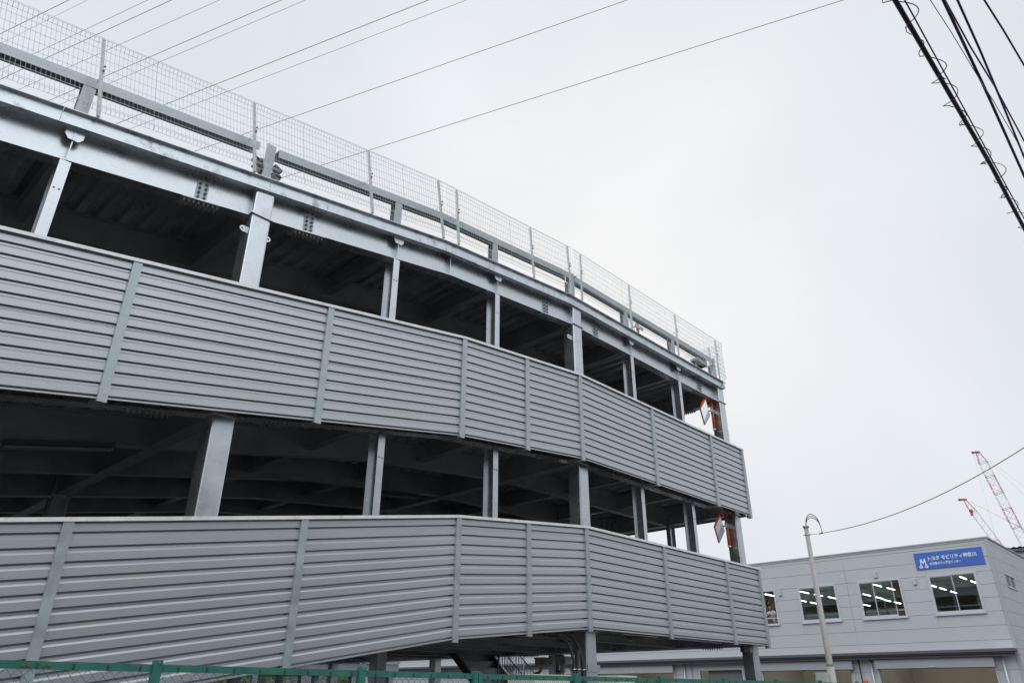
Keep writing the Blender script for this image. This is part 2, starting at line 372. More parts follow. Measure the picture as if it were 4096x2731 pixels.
# cross beams and the corrugated decks
for l in range(3):
    for x in MULX + COLX[:-1]:
        h = .5 if x in COLX else .36
        segs = list(zip(COLY[:-1], COLY[1:])) if x in COLX else [(8.89, 20.5)]
        for a, b in segs:
            a_ = a + (.155 if x in COLX else .02); b_ = b - (.155 if x in COLX else .12)
            m = MB(); z = gz(l, x) + .5 - h - .001
            if x in COLX: z = gz(l, x) + .003
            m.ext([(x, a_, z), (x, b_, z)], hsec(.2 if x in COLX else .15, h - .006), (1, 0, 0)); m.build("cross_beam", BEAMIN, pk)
    for y in ROWY:
        if y == 15.1: continue
        m = MB(); path = [(x, y, gz(l, x) + .02) for x in xs(XL + .11, XR - .11, 7.61, 11.2)]
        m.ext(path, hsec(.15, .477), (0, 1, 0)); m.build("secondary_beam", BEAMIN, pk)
    m = MB(); top = []; x = XL - .1; pr = []
    while x < XR + .1:
        for a, d in ((0, 0), (.11, 0), (.15, .07), (.26, .07)):
            pr.append((x + a, d))
        x += .30
    vs = []; k = len(pr)
    for y in (8.80, 20.6):
        for a, d in pr: vs.append((a, y, gz(l, a) + .5025 + d))
    fs = [(i, i + 1, k + i + 1, k + i) for i in range(k - 1)]
    m.add(vs, fs)
    path = [(x, 0, gz(l, x) + .574) for x in xs(XL - .1, XR + .1, 7.61, 11.2)]
    m.ext(path, [(8.80, 0), (20.6, 0), (20.6, .06), (8.80, .06)], (0, 1, 0), DTOP)
    m.build("deck", DECKM, pk)
# rear wing behind the right-hand bays
WY = [20.5, 26.6, 32.6]
for y in WY[1:]:
    for x in (11.36, XR): column(x, y)
for l in range(3):
    for a, b in zip(WY[:-1], WY[1:]):
        for x in (11.36, XR): m = MB(); m.ext([(x, a + .151, GZ[l]), (x, b - .151, GZ[l])], hsec(.2, .5), (1, 0, 0)); m.build("girder", GALV, pk)
    for y in (22.5, 24.5, 26.6, 28.6, 30.6, 32.6): m = MB(); m.ext([(11.52, y, GZ[l] + .08), (XR - .16, y, GZ[l] + .08)], hsec(.15, .417), (0, 1, 0)); m.build("secondary_beam", BEAMIN, pk)
    m = MB(); x = 11.3; pr = []
    while x < XR: pr += [(x + a, d) for a, d in ((0, 0), (.11, 0), (.15, .07), (.26, .07))]; x += .3
    k = len(pr); m.add([(a, y, GZ[l] + .5025 + d) for y in (20.61, 32.7) for a, d in pr], [(i, i + 1, k + i + 1, k + i) for i in range(k - 1)])
    m.box(11.3, XR + .1, 20.605, 32.7, GZ[l] + .574, GZ[l] + .634, DTOP); m.build("deck", DECKM, pk)
for l in (0, 1):
    for y in (22.5, 24.5, 28.6, 30.6): mullion(XR, y, gz(l, XR) + .502, gz(l + 1, XR) - .002, False)
# corrugated guard bands
def ribs(h, pitch=None, nrib=12):
    p = h / nrib; o = []
    for i in range(nrib):
        b = i * p
        # bottom up: valley, upward facing slope is above the ridge -> ridge at front (a=0), valley a=.03
        v = .016
        o += [(v, b + .001), (.065, b + .001), (.065, b + .022), (v, b + .022), (0.0, b + .0235), (0.0, b + p * .70), (v, b + p * .70 + .022)]
        if i == 5: o += [(v, b + p - .013), (.045, b + p - .013), (.045, b + p - .007), (v, b + p - .007)]
    return o
def cladding(p0, p1, lat, name="guard_band_panel"):
    m = MB(); pf = ribs(BH - .05)
    pf = [(.016, -.026), (.002, -.022), (.002, -.008), (.016, -.003)] + pf[0:] + [(.016, BH - .05)]
    pf = [(a, b - (BH - .03)) for a, b in pf]
    m.ext([p0, p1], pf, lat, caps=False, closed=False)
    return m.build(name, PANEL, pk)
PX = [-3.95, -0.41, 2.31, 5.03, 7.75, 9.39, 11.02, 13.70, 16.40, 18.08]
for l in (1, 2):
    for a, b in zip(PX[:-1], PX[1:]):
        cladding((a + .01, 8.5, bz(l, a + .01)), (b - .01, 8.5, bz(l, b - .01)), (0, 1, 0))
    for x in PX[1:]:
        m = MB(); zt = bz(l, x) - .035; hw = .052 if x < 18 else .055
        zb = bz(l, x) - BH - .035
        if x < 18: m.box(x - hw, x + hw, 8.468, 8.545, zb, zt)
        else: m.box(x - hw, x + hw, 8.468, 8.575, zb - .01, zt)
        m.build("cover_strip", GALVD, pk)
        if x < 18:
            m = MB(); m.box(x - .05, x + .05, 8.56, 8.78, zb + .01, zb + .07); m.build("band_bracket", BEAMIN, pk)
    for a, b in zip([-3.95, 2.31, 7.75, 11.02, 13.7], [2.31, 7.75, 11.02, 13.7, 18.14]):
        m = MB(); path = [(x, 8.455, bz(l, x) - .045) for x in (a + .0015, b - .0015)]
        if a == 7.75: path = [(7.7515, 8.455, bz(l, 7.7515) - .045), (11.0185, 8.455, bz(l, 11.0185) - .045)]
        m.ext(path, [(0, 0), (.006, 0), (.006, .035), (.105, .035), (.105, 0), (.111, 0), (.111, .045), (0, .045)], (0, 1, 0)); m.build("cap_rail", CAPM, pk)
    ys = [8.62, 11.3, 14.0, 16.7, 19.4, 22.1, 24.8, 27.5, 30.2, 32.7]
    for a, b in zip(ys[:-1], ys[1:]):
        cladding((18.125, a, bz(l, 18)), (18.125, b, bz(l, 18)), (-1, 0, 0))
    m = MB(); m.ext([(18.14, 8.57, bz(l, 18) - .045), (18.14, 32.75, bz(l, 18) - .045)], [(0, 0), (.11, 0), (.11, .045), (0, .045)], (-1, 0, 0)); m.build("cap_rail", CAPM, pk)
# slab fascia of the roof deck, in lengths
FJ = [-3.95, -1.6, 1.10, 3.87, 4.87, 7.41, 8.55, 11.1, 14.1, 16.75, 17.99]
for a, b in zip(FJ[:-1], FJ[1:]):
    m = MB(); path = [(x, 8.66, lip(x)) for x in (a + .0025, b - .0025)]
    if a < 7.41 < b - .01: path = [path[0], (7.41, 8.66, lip(7.41)), path[1]]
    m.ext(path, [(0, 0), (0, -.012), (.055, -.016), (.055, -.205), (.030, -.209), (.030, -.217), (.13, -.217), (.13, 0)], (0, 1, 0))
    m.build("slab_fascia", FASC, pk)
m = MB(); m.ext([(17.995, 8.66, lip(18)), (17.995, 32.7, lip(18))], [(-.08, 0), (-.08, -.012), (.0, -.016), (.0, -.21), (.1, -.21), (.1, 0)], (-1, 0, 0)); m.build("slab_fascia", FASC, pk)
# lifting lugs on column faces
for x, z in ((3.84, 7.68), (11.36, gz(2, 11.36) - .3)):
    for s in (-1, 1):
        m = MB(); c = (x + s * .15, 8.86, z)
        pts = [(0, -.05), (.05, -.05), (.085, -.03), (.1, 0), (.085, .03), (.05, .05), (0, .05)]
        vs = [(c[0] + s * a, c[1] + d, c[2] + b) for d in (-.006, .006) for a, b in pts]
        m.add(vs, [tuple(range(7)), tuple(range(13, 6, -1))] + [(i, i + 7, (i + 1) % 7 + 7, (i + 1) % 7) for i in range(7)])
        m.tube([(c[0] + s * .06, c[1] - .0075, c[2]), (c[0] + s * .06, c[1] + .0075, c[2])], .016, 8, DARKM, smooth=False)
        m.build("lifting_lug", GALV, pk)
# number plate at the foot of the corner girder
def text(s, size, loc, rot, mt, name="lettering", parent=None, ext=.002, bold=0, xs_=1.0):
    c = bpy.data.curves.new(name, 'FONT'); c.body = s; c.size = size; c.extrude = ext; c.offset = bold; c.resolution_u = 3
    t = bpy.data.objects.new("tmp_text", c); col.objects.link(t)
    dg = bpy.context.evaluated_depsgraph_get(); me = bpy.data.meshes.new_from_object(t.evaluated_get(dg)); bpy.data.objects.remove(t)
    me.transform(Matrix.Diagonal((xs_, 1, 1, 1))); me.transform(Matrix.Translation(Vector(loc)) @ rot)
    off = Vector(parent['_base']) if parent is not None else Vector((0, 0, 0)); me.transform(Matrix.Translation(-off))
    me.materials.clear(); me.materials.append(mt)
    for p in me.polygons: p.material_index = 0
    o = bpy.data.objects.new(name, me); col.objects.link(o); me.name = name
    if parent is not None: o.parent = parent
    return o
RX = Matrix.Rotation(math.radians(90), 4, 'X')                       # faces -Y, reads along +X
RFX = Matrix.Rotation(math.radians(-90), 4, 'Z') @ RX                # faces -X, reads along -Y
m = MB(); m.box(17.16, 17.56, 8.70, 8.79, 2.46, 2.60); m.box(17.44, 17.56, 8.69, 8.699, 2.45, 2.59, BOLTM); npl = m.build("number_plate", DARKM, pk)
o = text("83", .11, (17.45, 8.688, 2.485), RX, ALU, "lettering", pk, .001)

# ---- roof guard rail (beam on stub posts)
def gtop(x): return lip(x) + .735
gr = thing("guard_rail", "galvanised box-beam vehicle barrier on stub posts along the roof edge, behind the white mesh", "guard rail", (7, 8.9, 9))
GJ = [-3.7, 3.74, 11.30, 17.75]
for a, b in ((-3.7, 3.66), (3.98, 11.30), (11.33, 17.75)):
    m = MB(); path = [(x, 8.86, gtop(x) - .15) for x in xs(a, b, 7.41, 11.1)]
    m.ext(path, [(0, 0), (.006, 0), (.006, .143), (.144, .143), (.144, 0), (.15, 0), (.15, .15), (0, .15)], (0, 1, 0)); m.build("rail_beam", GALVR, gr)
for x in MULX + COLX:
    m = MB(); z0 = lip(x) - .01; big = x in COLX
    zt = gtop(x) + (.02 if big else -.152); d = .0 if not big else -.012
    hw = .075
    m.box(x - hw, x + hw, 8.865 + d - (.012 if big else 0), 8.877 + d, z0, zt); m.box(x - hw, x + hw, 9.0, 9.012, z0, zt - (.2 if big else 0)); m.box(x - .005, x + .005, 8.877 + d, 9.0, z0, zt - (.2 if big else 0))
    m.build("post", GALVR, gr)
m = MB(); m.ext([(17.72, 9.06, gtop(17.8) - .15), (17.72, 32.4, gtop(17.8) - .15)], [(0, 0), (.15, 0), (.15, .15), (0, .15)], (1, 0, 0)); m.build("rail_beam", GALVR, gr)
for y in (10.8, 12.9, 15.1, 17.2, 19.3, 21.4, 23.5, 25.6, 27.7, 29.8, 32): m = MB(); m.box(17.75, 17.85, y - .07, y + .07, lip(18) - .01, gtop(18) - .152); m.build("post", GALV, gr)

# ---- white mesh fence on the roof edge
mf = thing("mesh_fence", "white welded wire mesh fence with curled top edge along the roof parapet", "fence", (7, 8.6, 9.6))
def mtop(x): return prof(x, 10.765, 7.24, 11.1, .178, .098)
def mbot(x): return prof(x, 9.635, 7.24, 11.1, .178, .098)
FPX = [-2.9, -.85, 1.46, 3.56, 5.67, 7.27, 7.65, 9.80, 11.06, 11.43, 13.38, 15.51, 17.67]
def slope_at(x): return .178 if x < 7.3 else (.098 if x < 11.1 else 0)
def mesh_sheet(x0, x1, wide=0):
    m = MB(); r = .0026; Y = 8.60
    k = int(round((x1 - x0) / .052)); H = 1.13
    lv = [.0, .05, .10, .24, .38, .52, .66, .80, .94, 1.03, 1.08, 1.13]
    offs = [.0, -.035, 0] + [0] * 6 + [0, -.035, 0]
    for i in range(k + 1):
        x = x0 + (x1 - x0) * i / k; b = mbot(x); s = slope_at(x)
        pts = [(x - s * h * .9, Y + o, b + h) for h, o in zip((0, .05, .10, 1.03, 1.08, 1.13), (0, -.035, 0, 0, -.035, 0))]
        m.tube(pts, r, 3, smooth=False, caps=False)
    for h, o in zip(lv, offs):
        rr = r * 1.35
        m.tube([(x - slope_at(x) * h * .9, Y + o - .004, mbot(x) + h) for x in (x0, x1)], rr, 3, smooth=False, caps=False)
    return m.build("mesh_panel", WIRE, mf)
ends = [-3.9, -1.9, .1, 2.1, 4.35, 6.35, 7.24, 9.1, 11.1, 13.0, 14.95, 16.9, 17.98]
for a, b in zip(ends[:-1], ends[1:]): mesh_sheet(a + .004, b - .004)
for x in FPX:
    m = MB(); s = slope_at(x); zt = mtop(x) + .0; zb = lip(x) - .004
    dx = s * (zt - zb); x += dx * 0 
    m.add([(x + a + dxx, 8.615 + b, z) for (z, dxx) in ((zb, dx * .0), (zt, -dx)) for a, b in ((-.02, 0), (.02, 0), (.02, .035), (-.02, .035))],
          [(0, 3, 2, 1), (4, 5, 6, 7), (0, 1, 5, 4), (1, 2, 6, 5), (2, 3, 7, 6), (3, 0, 4, 7)])
    m.build("post", FPOST, mf)
    m = MB(); z = gtop(x) + .0; m.box(x - dx * .55 + .026, x - dx * .55 + .032, 8.62, 8.858, z - .06, z - .01)
    for q in (-.055, .02): m.tube([(x - dx * .55 + .01, 8.59, z + q), (x - dx * .55 + .01, 8.61, z + q)], .012, 6, DARKM, smooth=False)
    m.build("rail_clamp", GALV, mf)
m = MB(); X0 = 18.0; 
for i in range(int(24 / .052)):
    y = 8.62 + i * .052; m.tube([(X0 + o, y, 9.635 + h) for h, o in zip((0, .05, .10, 1.03, 1.08, 1.13), (0, .035, 0, 0, .035, 0))], .0026, 3, smooth=False, caps=False)
for h, o in zip([.0, .05, .10, .24, .38, .52, .66, .80, .94, 1.03, 1.08, 1.13], [.0, .035, 0] + [0] * 6 + [0, .035, 0]):
    m.tube([(X0 + o, 8.6, 9.635 + h), (X0 + o, 32.6, 9.635 + h)], .0032, 3, smooth=False, caps=False)
m.build("mesh_panel", WIRE, mf)
for y in (9.0, 11, 13, 15, 17, 19, 21, 23, 25, 27, 29, 31): m = MB(); m.box(17.93, 17.975, y - .025, y + .025, 9.57, 10.765); m.build("post", FPOST, mf)

# ---- inner mesh fence seen deep in the middle level
im = thing("mesh_fence", "dark wire mesh fence deep inside the middle level, at the far left", "fence", (1.5, 16, 3.4))
m = MB()
for i in range(90):
    x = -1.0 + i * .056; zb = gz(1, x) - .95
    m.tube([(x, 16, zb - .9), (x, 16, zb), (x, 15.96, zb + .05), (x, 16, zb + .1)], .004, 3, smooth=False, caps=False)
for h in (-.8, -.6, -.4, -.2, 0, .1): m.tube([(-1, 16, gz(1, -1) - .95 + h), (4.0, 16, gz(1, 4.0) - .95 + h)], .005, 3, smooth=False, caps=False)
m.build("mesh_panel", GALVD, im)
for x in (-1, 1.5, 4): m = MB(); m.box(x - .03, x + .03, 16.01, 16.05, gz(0, x) + .56, gz(1, x) - .85); m.build("post", GALVD, im)

# ---- batten lamps
def batten(x0, x1, y, z0, z1, label):
    t = thing("batten_lamp", label, "ceiling light", ((x0 + x1) / 2, y, z0), "unlit batten lamps under the beams")
    a = Vector((x0, y, z0)); b = Vector((x1, y, z1)); d = (b - a); c = (a + b) / 2
    m = MB(); m.obox(c + Vector((0, 0, .06)), d / 2, (0, .09, 0), (0, 0, .035)); m.build("housing", mat("lamp_housing", (.10, .11, .12), .5), t)
    for s in (-1, 1): m = MB(); m.tube([a + Vector((0, s * .05, 0)), b + Vector((0, s * .05, 0))], .016, 6); m.build("tube", mat("unlit_tube", (.40, .40, .40), .4), t)
batten(1.99, 3.27, 10.9, 4.43, 4.68, "unlit twin-tube batten lamp in the dark at the far left, middle level")
batten(9.3, 10.55, 13.0, 5.50, 5.63, "unlit batten lamp in the dark right of the post, middle level")

# ---- floodlights on the column stub at the roof edge
def flood(x, z, label, tilt):
    t = thing("floodlight", label, "floodlight", (x, 8.9, z), "black floodlights on the roof edge post")
    q = Matrix.Rotation(tilt, 3, 'Y')
    m = MB(); m.obox((x, 8.86, z), q @ Vector((.075, 0, 0)), (0, .06, 0), q @ Vector((0, 0, .028))); m.build("lamp_head", BLACK, t, .004)
    m = MB(); m.obox(Vector((x, 8.86, z)) + q @ Vector((0, 0, -.034)), q @ Vector((.062, 0, 0)), (0, .05, 0), q @ Vector((0, 0, .004))); m.build("lens", WHITEP, t)
    m = MB(); m.tube([(x, 8.90, z), (3.84, 8.90, z + .02)], .012, 6); m.build("bracket", BLACK, t)
zf = lip(3.84)
flood(3.66, 8.93, "upper black floodlight left of the first roof-edge post", .35)
flood(3.68, 8.82, "lower black floodlight left of the first roof-edge post", .35)
flood(3.99, 8.95, "upper black floodlight right of the first roof-edge post", .35)
flood(3.99, 8.82, "lower black floodlight right of the first roof-edge post", .35)
t = thing("roof_lamp", "flat grey floodlight lying on the roof edge near the right corner", "floodlight", (16.6, 8.8, 9.7))
m = MB(); m.obox((16.75, 8.75, 9.80), (.22, 0, -.03), (0, .12, 0), (0, 0, .035)); m.build("lamp_head", GALVD, t, .005)
m = MB(); m.obox((16.9, 8.75, 9.755), (.12, 0, -.02), (0, .1, 0), (0, 0, .012)); m.build("lens", DARKM, t)
m = MB(); m.box(16.6, 16.62, 8.74, 8.76, 9.57, 9.79); m.build("bracket", GALVD, t)

# ---- orange traffic mirrors
def mirror(base, label, hang=True):
    bx, by, bz_ = base   # top of pole
    t = thing("traffic_mirror", label, "traffic mirror", base, "orange-framed traffic mirrors")
    Lp = .78
    m = MB(); m.tube([(bx, by, bz_), (bx, by, bz_ - Lp)], .038, 16); m.build("pole", ORANGE, t)
    m = MB(); m.tube([(bx, by, bz_ - Lp), (bx, by, bz_ - Lp - .035), (bx, by, bz_ - Lp - .045)], [.041, .041, .03], 16); m.build("pole_cap", WHITEP, t)
    m = MB(); m.tube([(bx, by, bz_), (bx, by, bz_ + .035)], .05, 12); m.obox((bx - .15, by, bz_ + .02), (.22, 0, 0), (0, .035, 0), (0, 0, .02)); m.build("hanger_arm", ORANGE, t)
    m = MB(); zc = bz_ - .28
    m.obox((bx - .115, by - .045, zc), (.085, 0, 0), (0, .004, 0), (0, 0, .055)); m.obox((bx + .115, by - .045, zc), (.085, 0, 0), (0, .004, 0), (0, 0, .055))
    m.tube([(bx, by, zc - .055), (bx, by, zc + .055)], .046, 16)
    for a in (-.15, -.07, .08, .17):
        for q in (-.03, .03): m.tube([(bx + a, by - .056, zc + q), (bx + a, by - .046, zc + q)], .010, 6, DARKM, smooth=False)
    m.build("clamp", GALVD, t)
    # mirror head: flat rectangular plate with a rim and a folded hood, seen at a narrow angle
    UPc = -DN
    lg = (R * .171 + UPc * -.448 + F * .20); stv = (R * -.20 + UPc * -.20 + F * -.28)
    hh = .27; hw = .215; upv = -lg.normalized(); sd = (stv - upv * stv.dot(upv)).normalized(); nrm = sd.cross(upv).normalized()
    if nrm.dot(F) > 0: nrm = -nrm
    c = Vector((bx - .49, by - .03, bz_ - .43))
    m = MB(); m.obox(c + nrm * .012, sd * (hw - .012), upv * (hh - .012), nrm * .004); m.build("mirror_glass", MIRR, t)
    m = MB()
    for s in (-1, 1):
        m.obox(c + sd * s * hw, sd * .010, upv * hh, nrm * .015); m.obox(c + upv * s * hh, sd * (hw - .011), upv * .010, nrm * .015)
    m.obox(c - nrm * .016, sd * (hw - .011), upv * (hh - .011), nrm * .006); m.build("frame", ORANGE, t)
    m = MB(); k = 7; a0 = c + upv * (hh + .012)
    for i in range(-k, k):   # arched hood over the upper edge
        p = [a0 + sd * (hw * j / k) + upv * (.05 * (1 - (j / k) ** 2)) for j in (i, i + 1)]
        q = [x + nrm * (.07 * (1 - .5 * (abs(j) / k) ** 2)) for x, j in zip(p, (i, i + 1))]
        vv = [p[0], p[1], q[1], q[0]]; m.add(vv + [x + upv * .005 for x in vv], [(0, 3, 2, 1), (4, 5, 6, 7), (0, 1, 5, 4), (2, 3, 7, 6)])
    m.build("hood", ORANGE, t)
    m = MB(); m.tube([c - nrm * .02, (bx - .08, by, zc)], .018, 8); m.build("mirror_arm", GALVD, t)
    return t
mirror((17.55, 8.93, 8.90), "orange-framed mirror hanging beside the corner column, upper opening")
mirror((17.55, 8.93, 5.76), "orange-framed mirror hanging beside the corner column, middle opening")
mirror((15.40, 9.75, 11.0), "orange-framed mirror on the roof behind the mesh, just peeking over the parapet")

# ---- conduits at the second front column
cg = thing("conduit_bundle", "three dark grey conduits strapped beside the front column, bending up under the deck", "pipes", (11, 8.8, 0))
PVC = mat("dark_grey_pvc", (.06, .065, .07), .45)
def smooth_path(p, k=5):
    p = [Vector(q) for q in p]; o = []
    for i in range(len(p) - 1):
        a = p[max(i - 1, 0)]; b = p[i]; c = p[i + 1]; d = p[min(i + 2, len(p) - 1)]
        for j in range(k):
            t = j / k; o.append(.5 * ((2 * b) + (c - a) * t + (2 * a - 5 * b + 4 * c - d) * t * t + (3 * b - a - 3 * c + d) * t ** 3))
    return o + [p[-1]]
m = MB(); m.tube(smooth_path([(10.91, 8.8, 0), (10.91, 8.8, 1.5), (10.91, 8.8, 2.0), (10.84, 8.8, 2.25), (10.72, 8.82, 2.42), (10.4, 8.86, 2.50), (10.1, 9.0, 2.55)]), .026, 10); m.build("conduit", PVC, cg)
m = MB(); m.tube(smooth_path([(11.18, 8.8, 0), (11.18, 8.8, 1.6), (11.17, 8.8, 2.03), (11.08, 8.8, 2.28), (10.91, 8.8, 2.47), (10.65, 8.82, 2.56), (10.3, 8.95, 2.60)]), .030, 10); m.build("conduit", PVC, cg)
m = MB(); m.tube([(11.03, 8.8, 0), (11.03, 8.8, 2.30)], .040, 12); m.build("conduit", PVC, cg)
m = MB(); m.box(10.86, 11.24, 8.832, 8.852, 1.94, 1.98); m.box(11.20, 11.56, 8.722, 8.738, 1.93, 2.05)
for x in (10.91, 11.03, 11.18): m.tube([(x, 8.8, 1.95), (x, 8.8, 1.975)], .044, 10)
m.build("clamp_band", GALV, cg)

# ---- things below the deck
t = thing("steel_staircase", "open steel staircase with thin balusters under the car park deck", "staircase", (16.8, 16.8, 0))
def stair_z(y): return 1.9 + (y - 16.9) * .83
for x in (16.3, 17.85):
    m = MB(); m.ext([(x, 15.0, stair_z(15.0) - .22), (x, 18.6, stair_z(18.6) - .22)], [(-.012, 0), (.012, 0), (.012, .30), (-.012, .30)], (1, 0, 0)); m.build("stringer", DARKM, t)
    m = MB(); m.ext([(x, 15.0, stair_z(15.0) + .085), (x, 18.6, stair_z(18.6) + .085)], [(-.03, 0), (.03, 0), (.03, .015), (-.03, .015)], (1, 0, 0)); m.build("stringer_edge", ALU, t)
for i in range(14):
    y = 15.1 + i * .25; m = MB(); m.box(16.32, 17.83, y, y + .26, stair_z(y) - .02, stair_z(y)); m.box(16.32, 17.83, y + .245, y + .26, stair_z(y) + .002, stair_z(y) + .19); m.build("tread", GALVD, t)
m = MB()
for i in range(30):
    y = 15.05 + i * .12; m.tube([(17.88, y, stair_z(y) + .1), (17.88, y, stair_z(y) + 1.0)], .010, 4)
m.build("balusters", ALU, t)
m = MB()
for i in range(15): m.tube([(17.4 + i * .08, 17.0, .9), (17.4 + i * .08, 17.0, 2.9)], .009, 5)
m.tube([(17.36, 17.0, 0), (17.36, 17.0, 2.95)], .025, 6); m.tube([(18.55, 17.0, 0), (18.55, 17.0, 2.95)], .025, 6); m.tube([(17.36, 17, 2.95), (18.55, 17, 2.95)], .022, 6); m.tube([(17.36, 17, .9), (18.55, 17, .9)], .022, 6)
m.build("railing", ALU, t)
for h in (1.0, .55): m = MB(); m.tube([(17.88, 15.0, stair_z(15) + h), (17.88, 18.7, stair_z(18.7) + h)], .02, 6); m.build("handrail", ALU, t)
m = MB(); m.box(16.2, 17.55, 14.6, 15.0, 0, .36); m.build("base_step", CONC, t)

def cabinet(x0, x1, y0, y1, z0, z1, label, mt=None):
    t = thing("equipment_cabinet", label, "cabinet", ((x0 + x1) / 2, (y0 + y1) / 2, z0))
    m = MB(); m.box(x0, x1, y0, y1, z0, z1 - .05); m.build("body", mt or WHITEP, t, .01)
    m = MB(); m.box(x0 - .02, x1 + .02, y0 - .02, y1 + .02, z1 - .048, z1); m.build("lid", mt or WHITEP, t)
    m = MB(); m.box(x0 + .03, x1 - .03, y0 - .012, y0 - .001, z0 + .1, z1 - .1); m.build("door", mt or WHITEP, t)
    return t
CREAM = mat("cream_metal", (.68, .67, .60), .5, 0, .05, 2)
cabinet(8.36, 9.13, 7.45, 8.0, 0, 1.83, "wide cream cabinet behind the green fence, below the deck", CREAM)
cabinet(10.41, 10.88, 7.5, 7.9, 0, 1.845, "narrow cream cabinet behind the green fence, left of the concrete-grey column", CREAM)
for y, s in ((15.45, "left"), (14.6, "right")):
    t = thing("pull_box", "cream junction box with curved elbow pipe, %s of the inner column under the deck" % s, "junction box", (17.6, y, 2.3))
    m = MB(); m.box(17.5, 17.8, y - .16, y + .16, 2.33, 2.5); m.build("body", CREAM, t)
    m = MB(); m.box(17.48, 17.82, y - .18, y + .18, 2.5, 2.53); m.build("lid", CREAM, t)
    m = MB(); m.tube(smooth_path([(17.6, y, 2.33), (17.6, y, 2.22), (17.6, y + .1, 2.12), (17.6, y + .2, 2.1)]), .05, 8); m.build("elbow_pipe", CREAM, t)
t = thing("conduit_bundle", "white vertical cable pipes strapped to the inner column under the deck", "pipes", (17.6, 14.9, 0))
for k in range(3): m = MB(); m.tube([(17.74 + k * .11, 14.9, 0), (17.74 + k * .11, 14.9, 2.6)], .045, 8); m.build("conduit", ALU if k != 1 else GALVD, t)
m = MB(); m.box(17.68, 18.02, 14.84, 14.86, 2.15, 2.18); m.build("clamp_band", DARKM, t)

# ================================================================== GREEN CHAIN LINK FENCE
gf = thing("chain_link_fence", "green painted chain link fence with slotted top rail and rust spots", "fence", (7, 6.2, 0))
GP = [-3.2, -1.3, .62, 2.556, 4.478, 6.0, 7.694, 9.616, 11.42, 13.28, 15.16, 17.05, 18.95]
zr0 = 1.782
def zrf(x): return zr0 + .014 * min(1.4, max(0, (6 - x) / 5))
for a, b in zip(GP[:-1], GP[1:]):
    zr = zrf((a + b) / 2)
    m = MB(); m.ext([(a + .035, 6.2, zrf(a)), (b - .035, 6.2, zrf(b))], [(0, -.054), (.005, -.054), (.005, -.005), (.055, -.005), (.055, 0), (0, 0)], (0, 1, 0))
    k = int((b - a) / .235)
    for i in range(k):
        x = a + .17 + i * .235
        q = zrf(x); m.box(x - .006, x + .006, 6.197, 6.1995, q - .042, q - .014, DARKM); m.tube([(x - .004, 6.195, q - .05), (x + .003, 6.192, q - .034)], .0028, 4, DARKM)
    m.build("top_rail", GREEN, gf)
    # bolted joint
    if a in (GP[2],):
        m = MB(); x = 1.73
        for q in (-.09, -.055, .04, .075): m.tube([(x + q, 6.188, zrf(x) - .028), (x + q, 6.1995, zrf(x) - .028)], .011, 6, smooth=False)
        m.build("bolts", mat("rusty_bolt", (.16, .10, .05), .7), gf)
    m = MB(); p = .075; rows = 22; r = .0021
    x = a + .03; nx = int((b - a - .06) / p)
    ztop = zrf(x) - .058
    for i in range(nx + 1):
        x = a + .03 + i * p; pts = []
        for j in range(rows * 2 + 1):
            z = ztop - j * .0375
            if z < .1: break
            pts.append((x + (p / 2 + .003 if j % 2 else 0) , 6.215 + (.004 if j % 2 else -.004), z))
        m.tube(pts, r, 3, smooth=False, caps=False)
        pts = [(X_ + (p if jj % 2 == 0 else -.0) * 0 + 0, y_, z_) for jj, (X_, y_, z_) in enumerate(pts)]
        pts = [(x + p - (p / 2 + .003 if j % 2 else 0), 6.215 - (.004 if j % 2 else -.004), ztop - j * .0375) for j in range(len(pts))]
        m.tube(pts, r, 3, smooth=False, caps=False)
    m.build("mesh_panel", GREEN, gf)
for i, x in enumerate(GP):
    m = MB(); zr = zrf(x)
    if i == 5:
        m.box(x - .055, x - .01, 6.16, 6.23, 0, zr + .025); m.box(x + .0, x + .05, 6.16, 6.23, 0, zr + .012)
    else: m.box(x - .03, x + .03, 6.165, 6.235, 0, zr + .03)
    m.tube([(x, 6.158, zr + .01), (x, 6.1655, zr + .01)], .011, 6, BOLTM, smooth=False)
    m.build("post", GREEN, gf, .004)
m = MB(); m.box(-3.2, 19, 6.1, 6.3, .0, .16); m.build("concrete_footing", CONC, gf)

# ================================================================== SERVICE POLE + DROP WIRE
sp = thing("service_pole", "slim beige steel pole standing in front of the grey building, cable hook near its top", "pole", (20.29, 7.97, 0))
px, py = 20.29, 7.97
m = MB(); m.tube([(px, py, 0), (px, py, 2.2)], .092, 20); m.build("pole_base", POLE, sp)
m = MB(); m.tube([(px, py, 2.2), (px, py, 2.28), (px, py, 5.70)], [.092, .078, .056], 20); m.build("pole_shaft", POLE, sp)
m = MB(); m.tube([(px, py, 5.68), (px, py, 5.72), (px, py, 5.75), (px, py, 5.77)], [.055, .085, .085, .03], 16); m.build("pole_cap", POLE, sp)
m = MB(); m.tube([(px, py, 5.50), (px, py, 5.53)], .066, 16)
for s in (-1, 1): m.tube([(px - s * .10 * .36, py + s * .10 * .93, 5.515), (px - s * .06 * .36, py + s * .06 * .93, 5.515)], .013, 6)
m.build("clamp_band", GALVD, sp)
m = MB(); m.box(20.05, 20.27, 8.02, 8.30, 1.45, 2.06); m.build("meter_box", mat("pale_green_box", (.50, .53, .50), .5), sp, .01)
ws = Vector((19.99, 7.45, 5.45)); we = Vector((16.9, 2.07, 5.95))
t = thing("drop_wire", "single dark overhead wire running from the beige pole to the right edge", "cable", tuple(ws))
we2 = ws + (we - ws) * 2.6; pts = []
for i in range(31):
    u_ = i / 30; p = ws.lerp(we2, u_); p.z = ws.z + (we2.z - ws.z) * u_ + .0; pts.append(p)
SAG = 1.0
z0, z1 = ws.z, 0
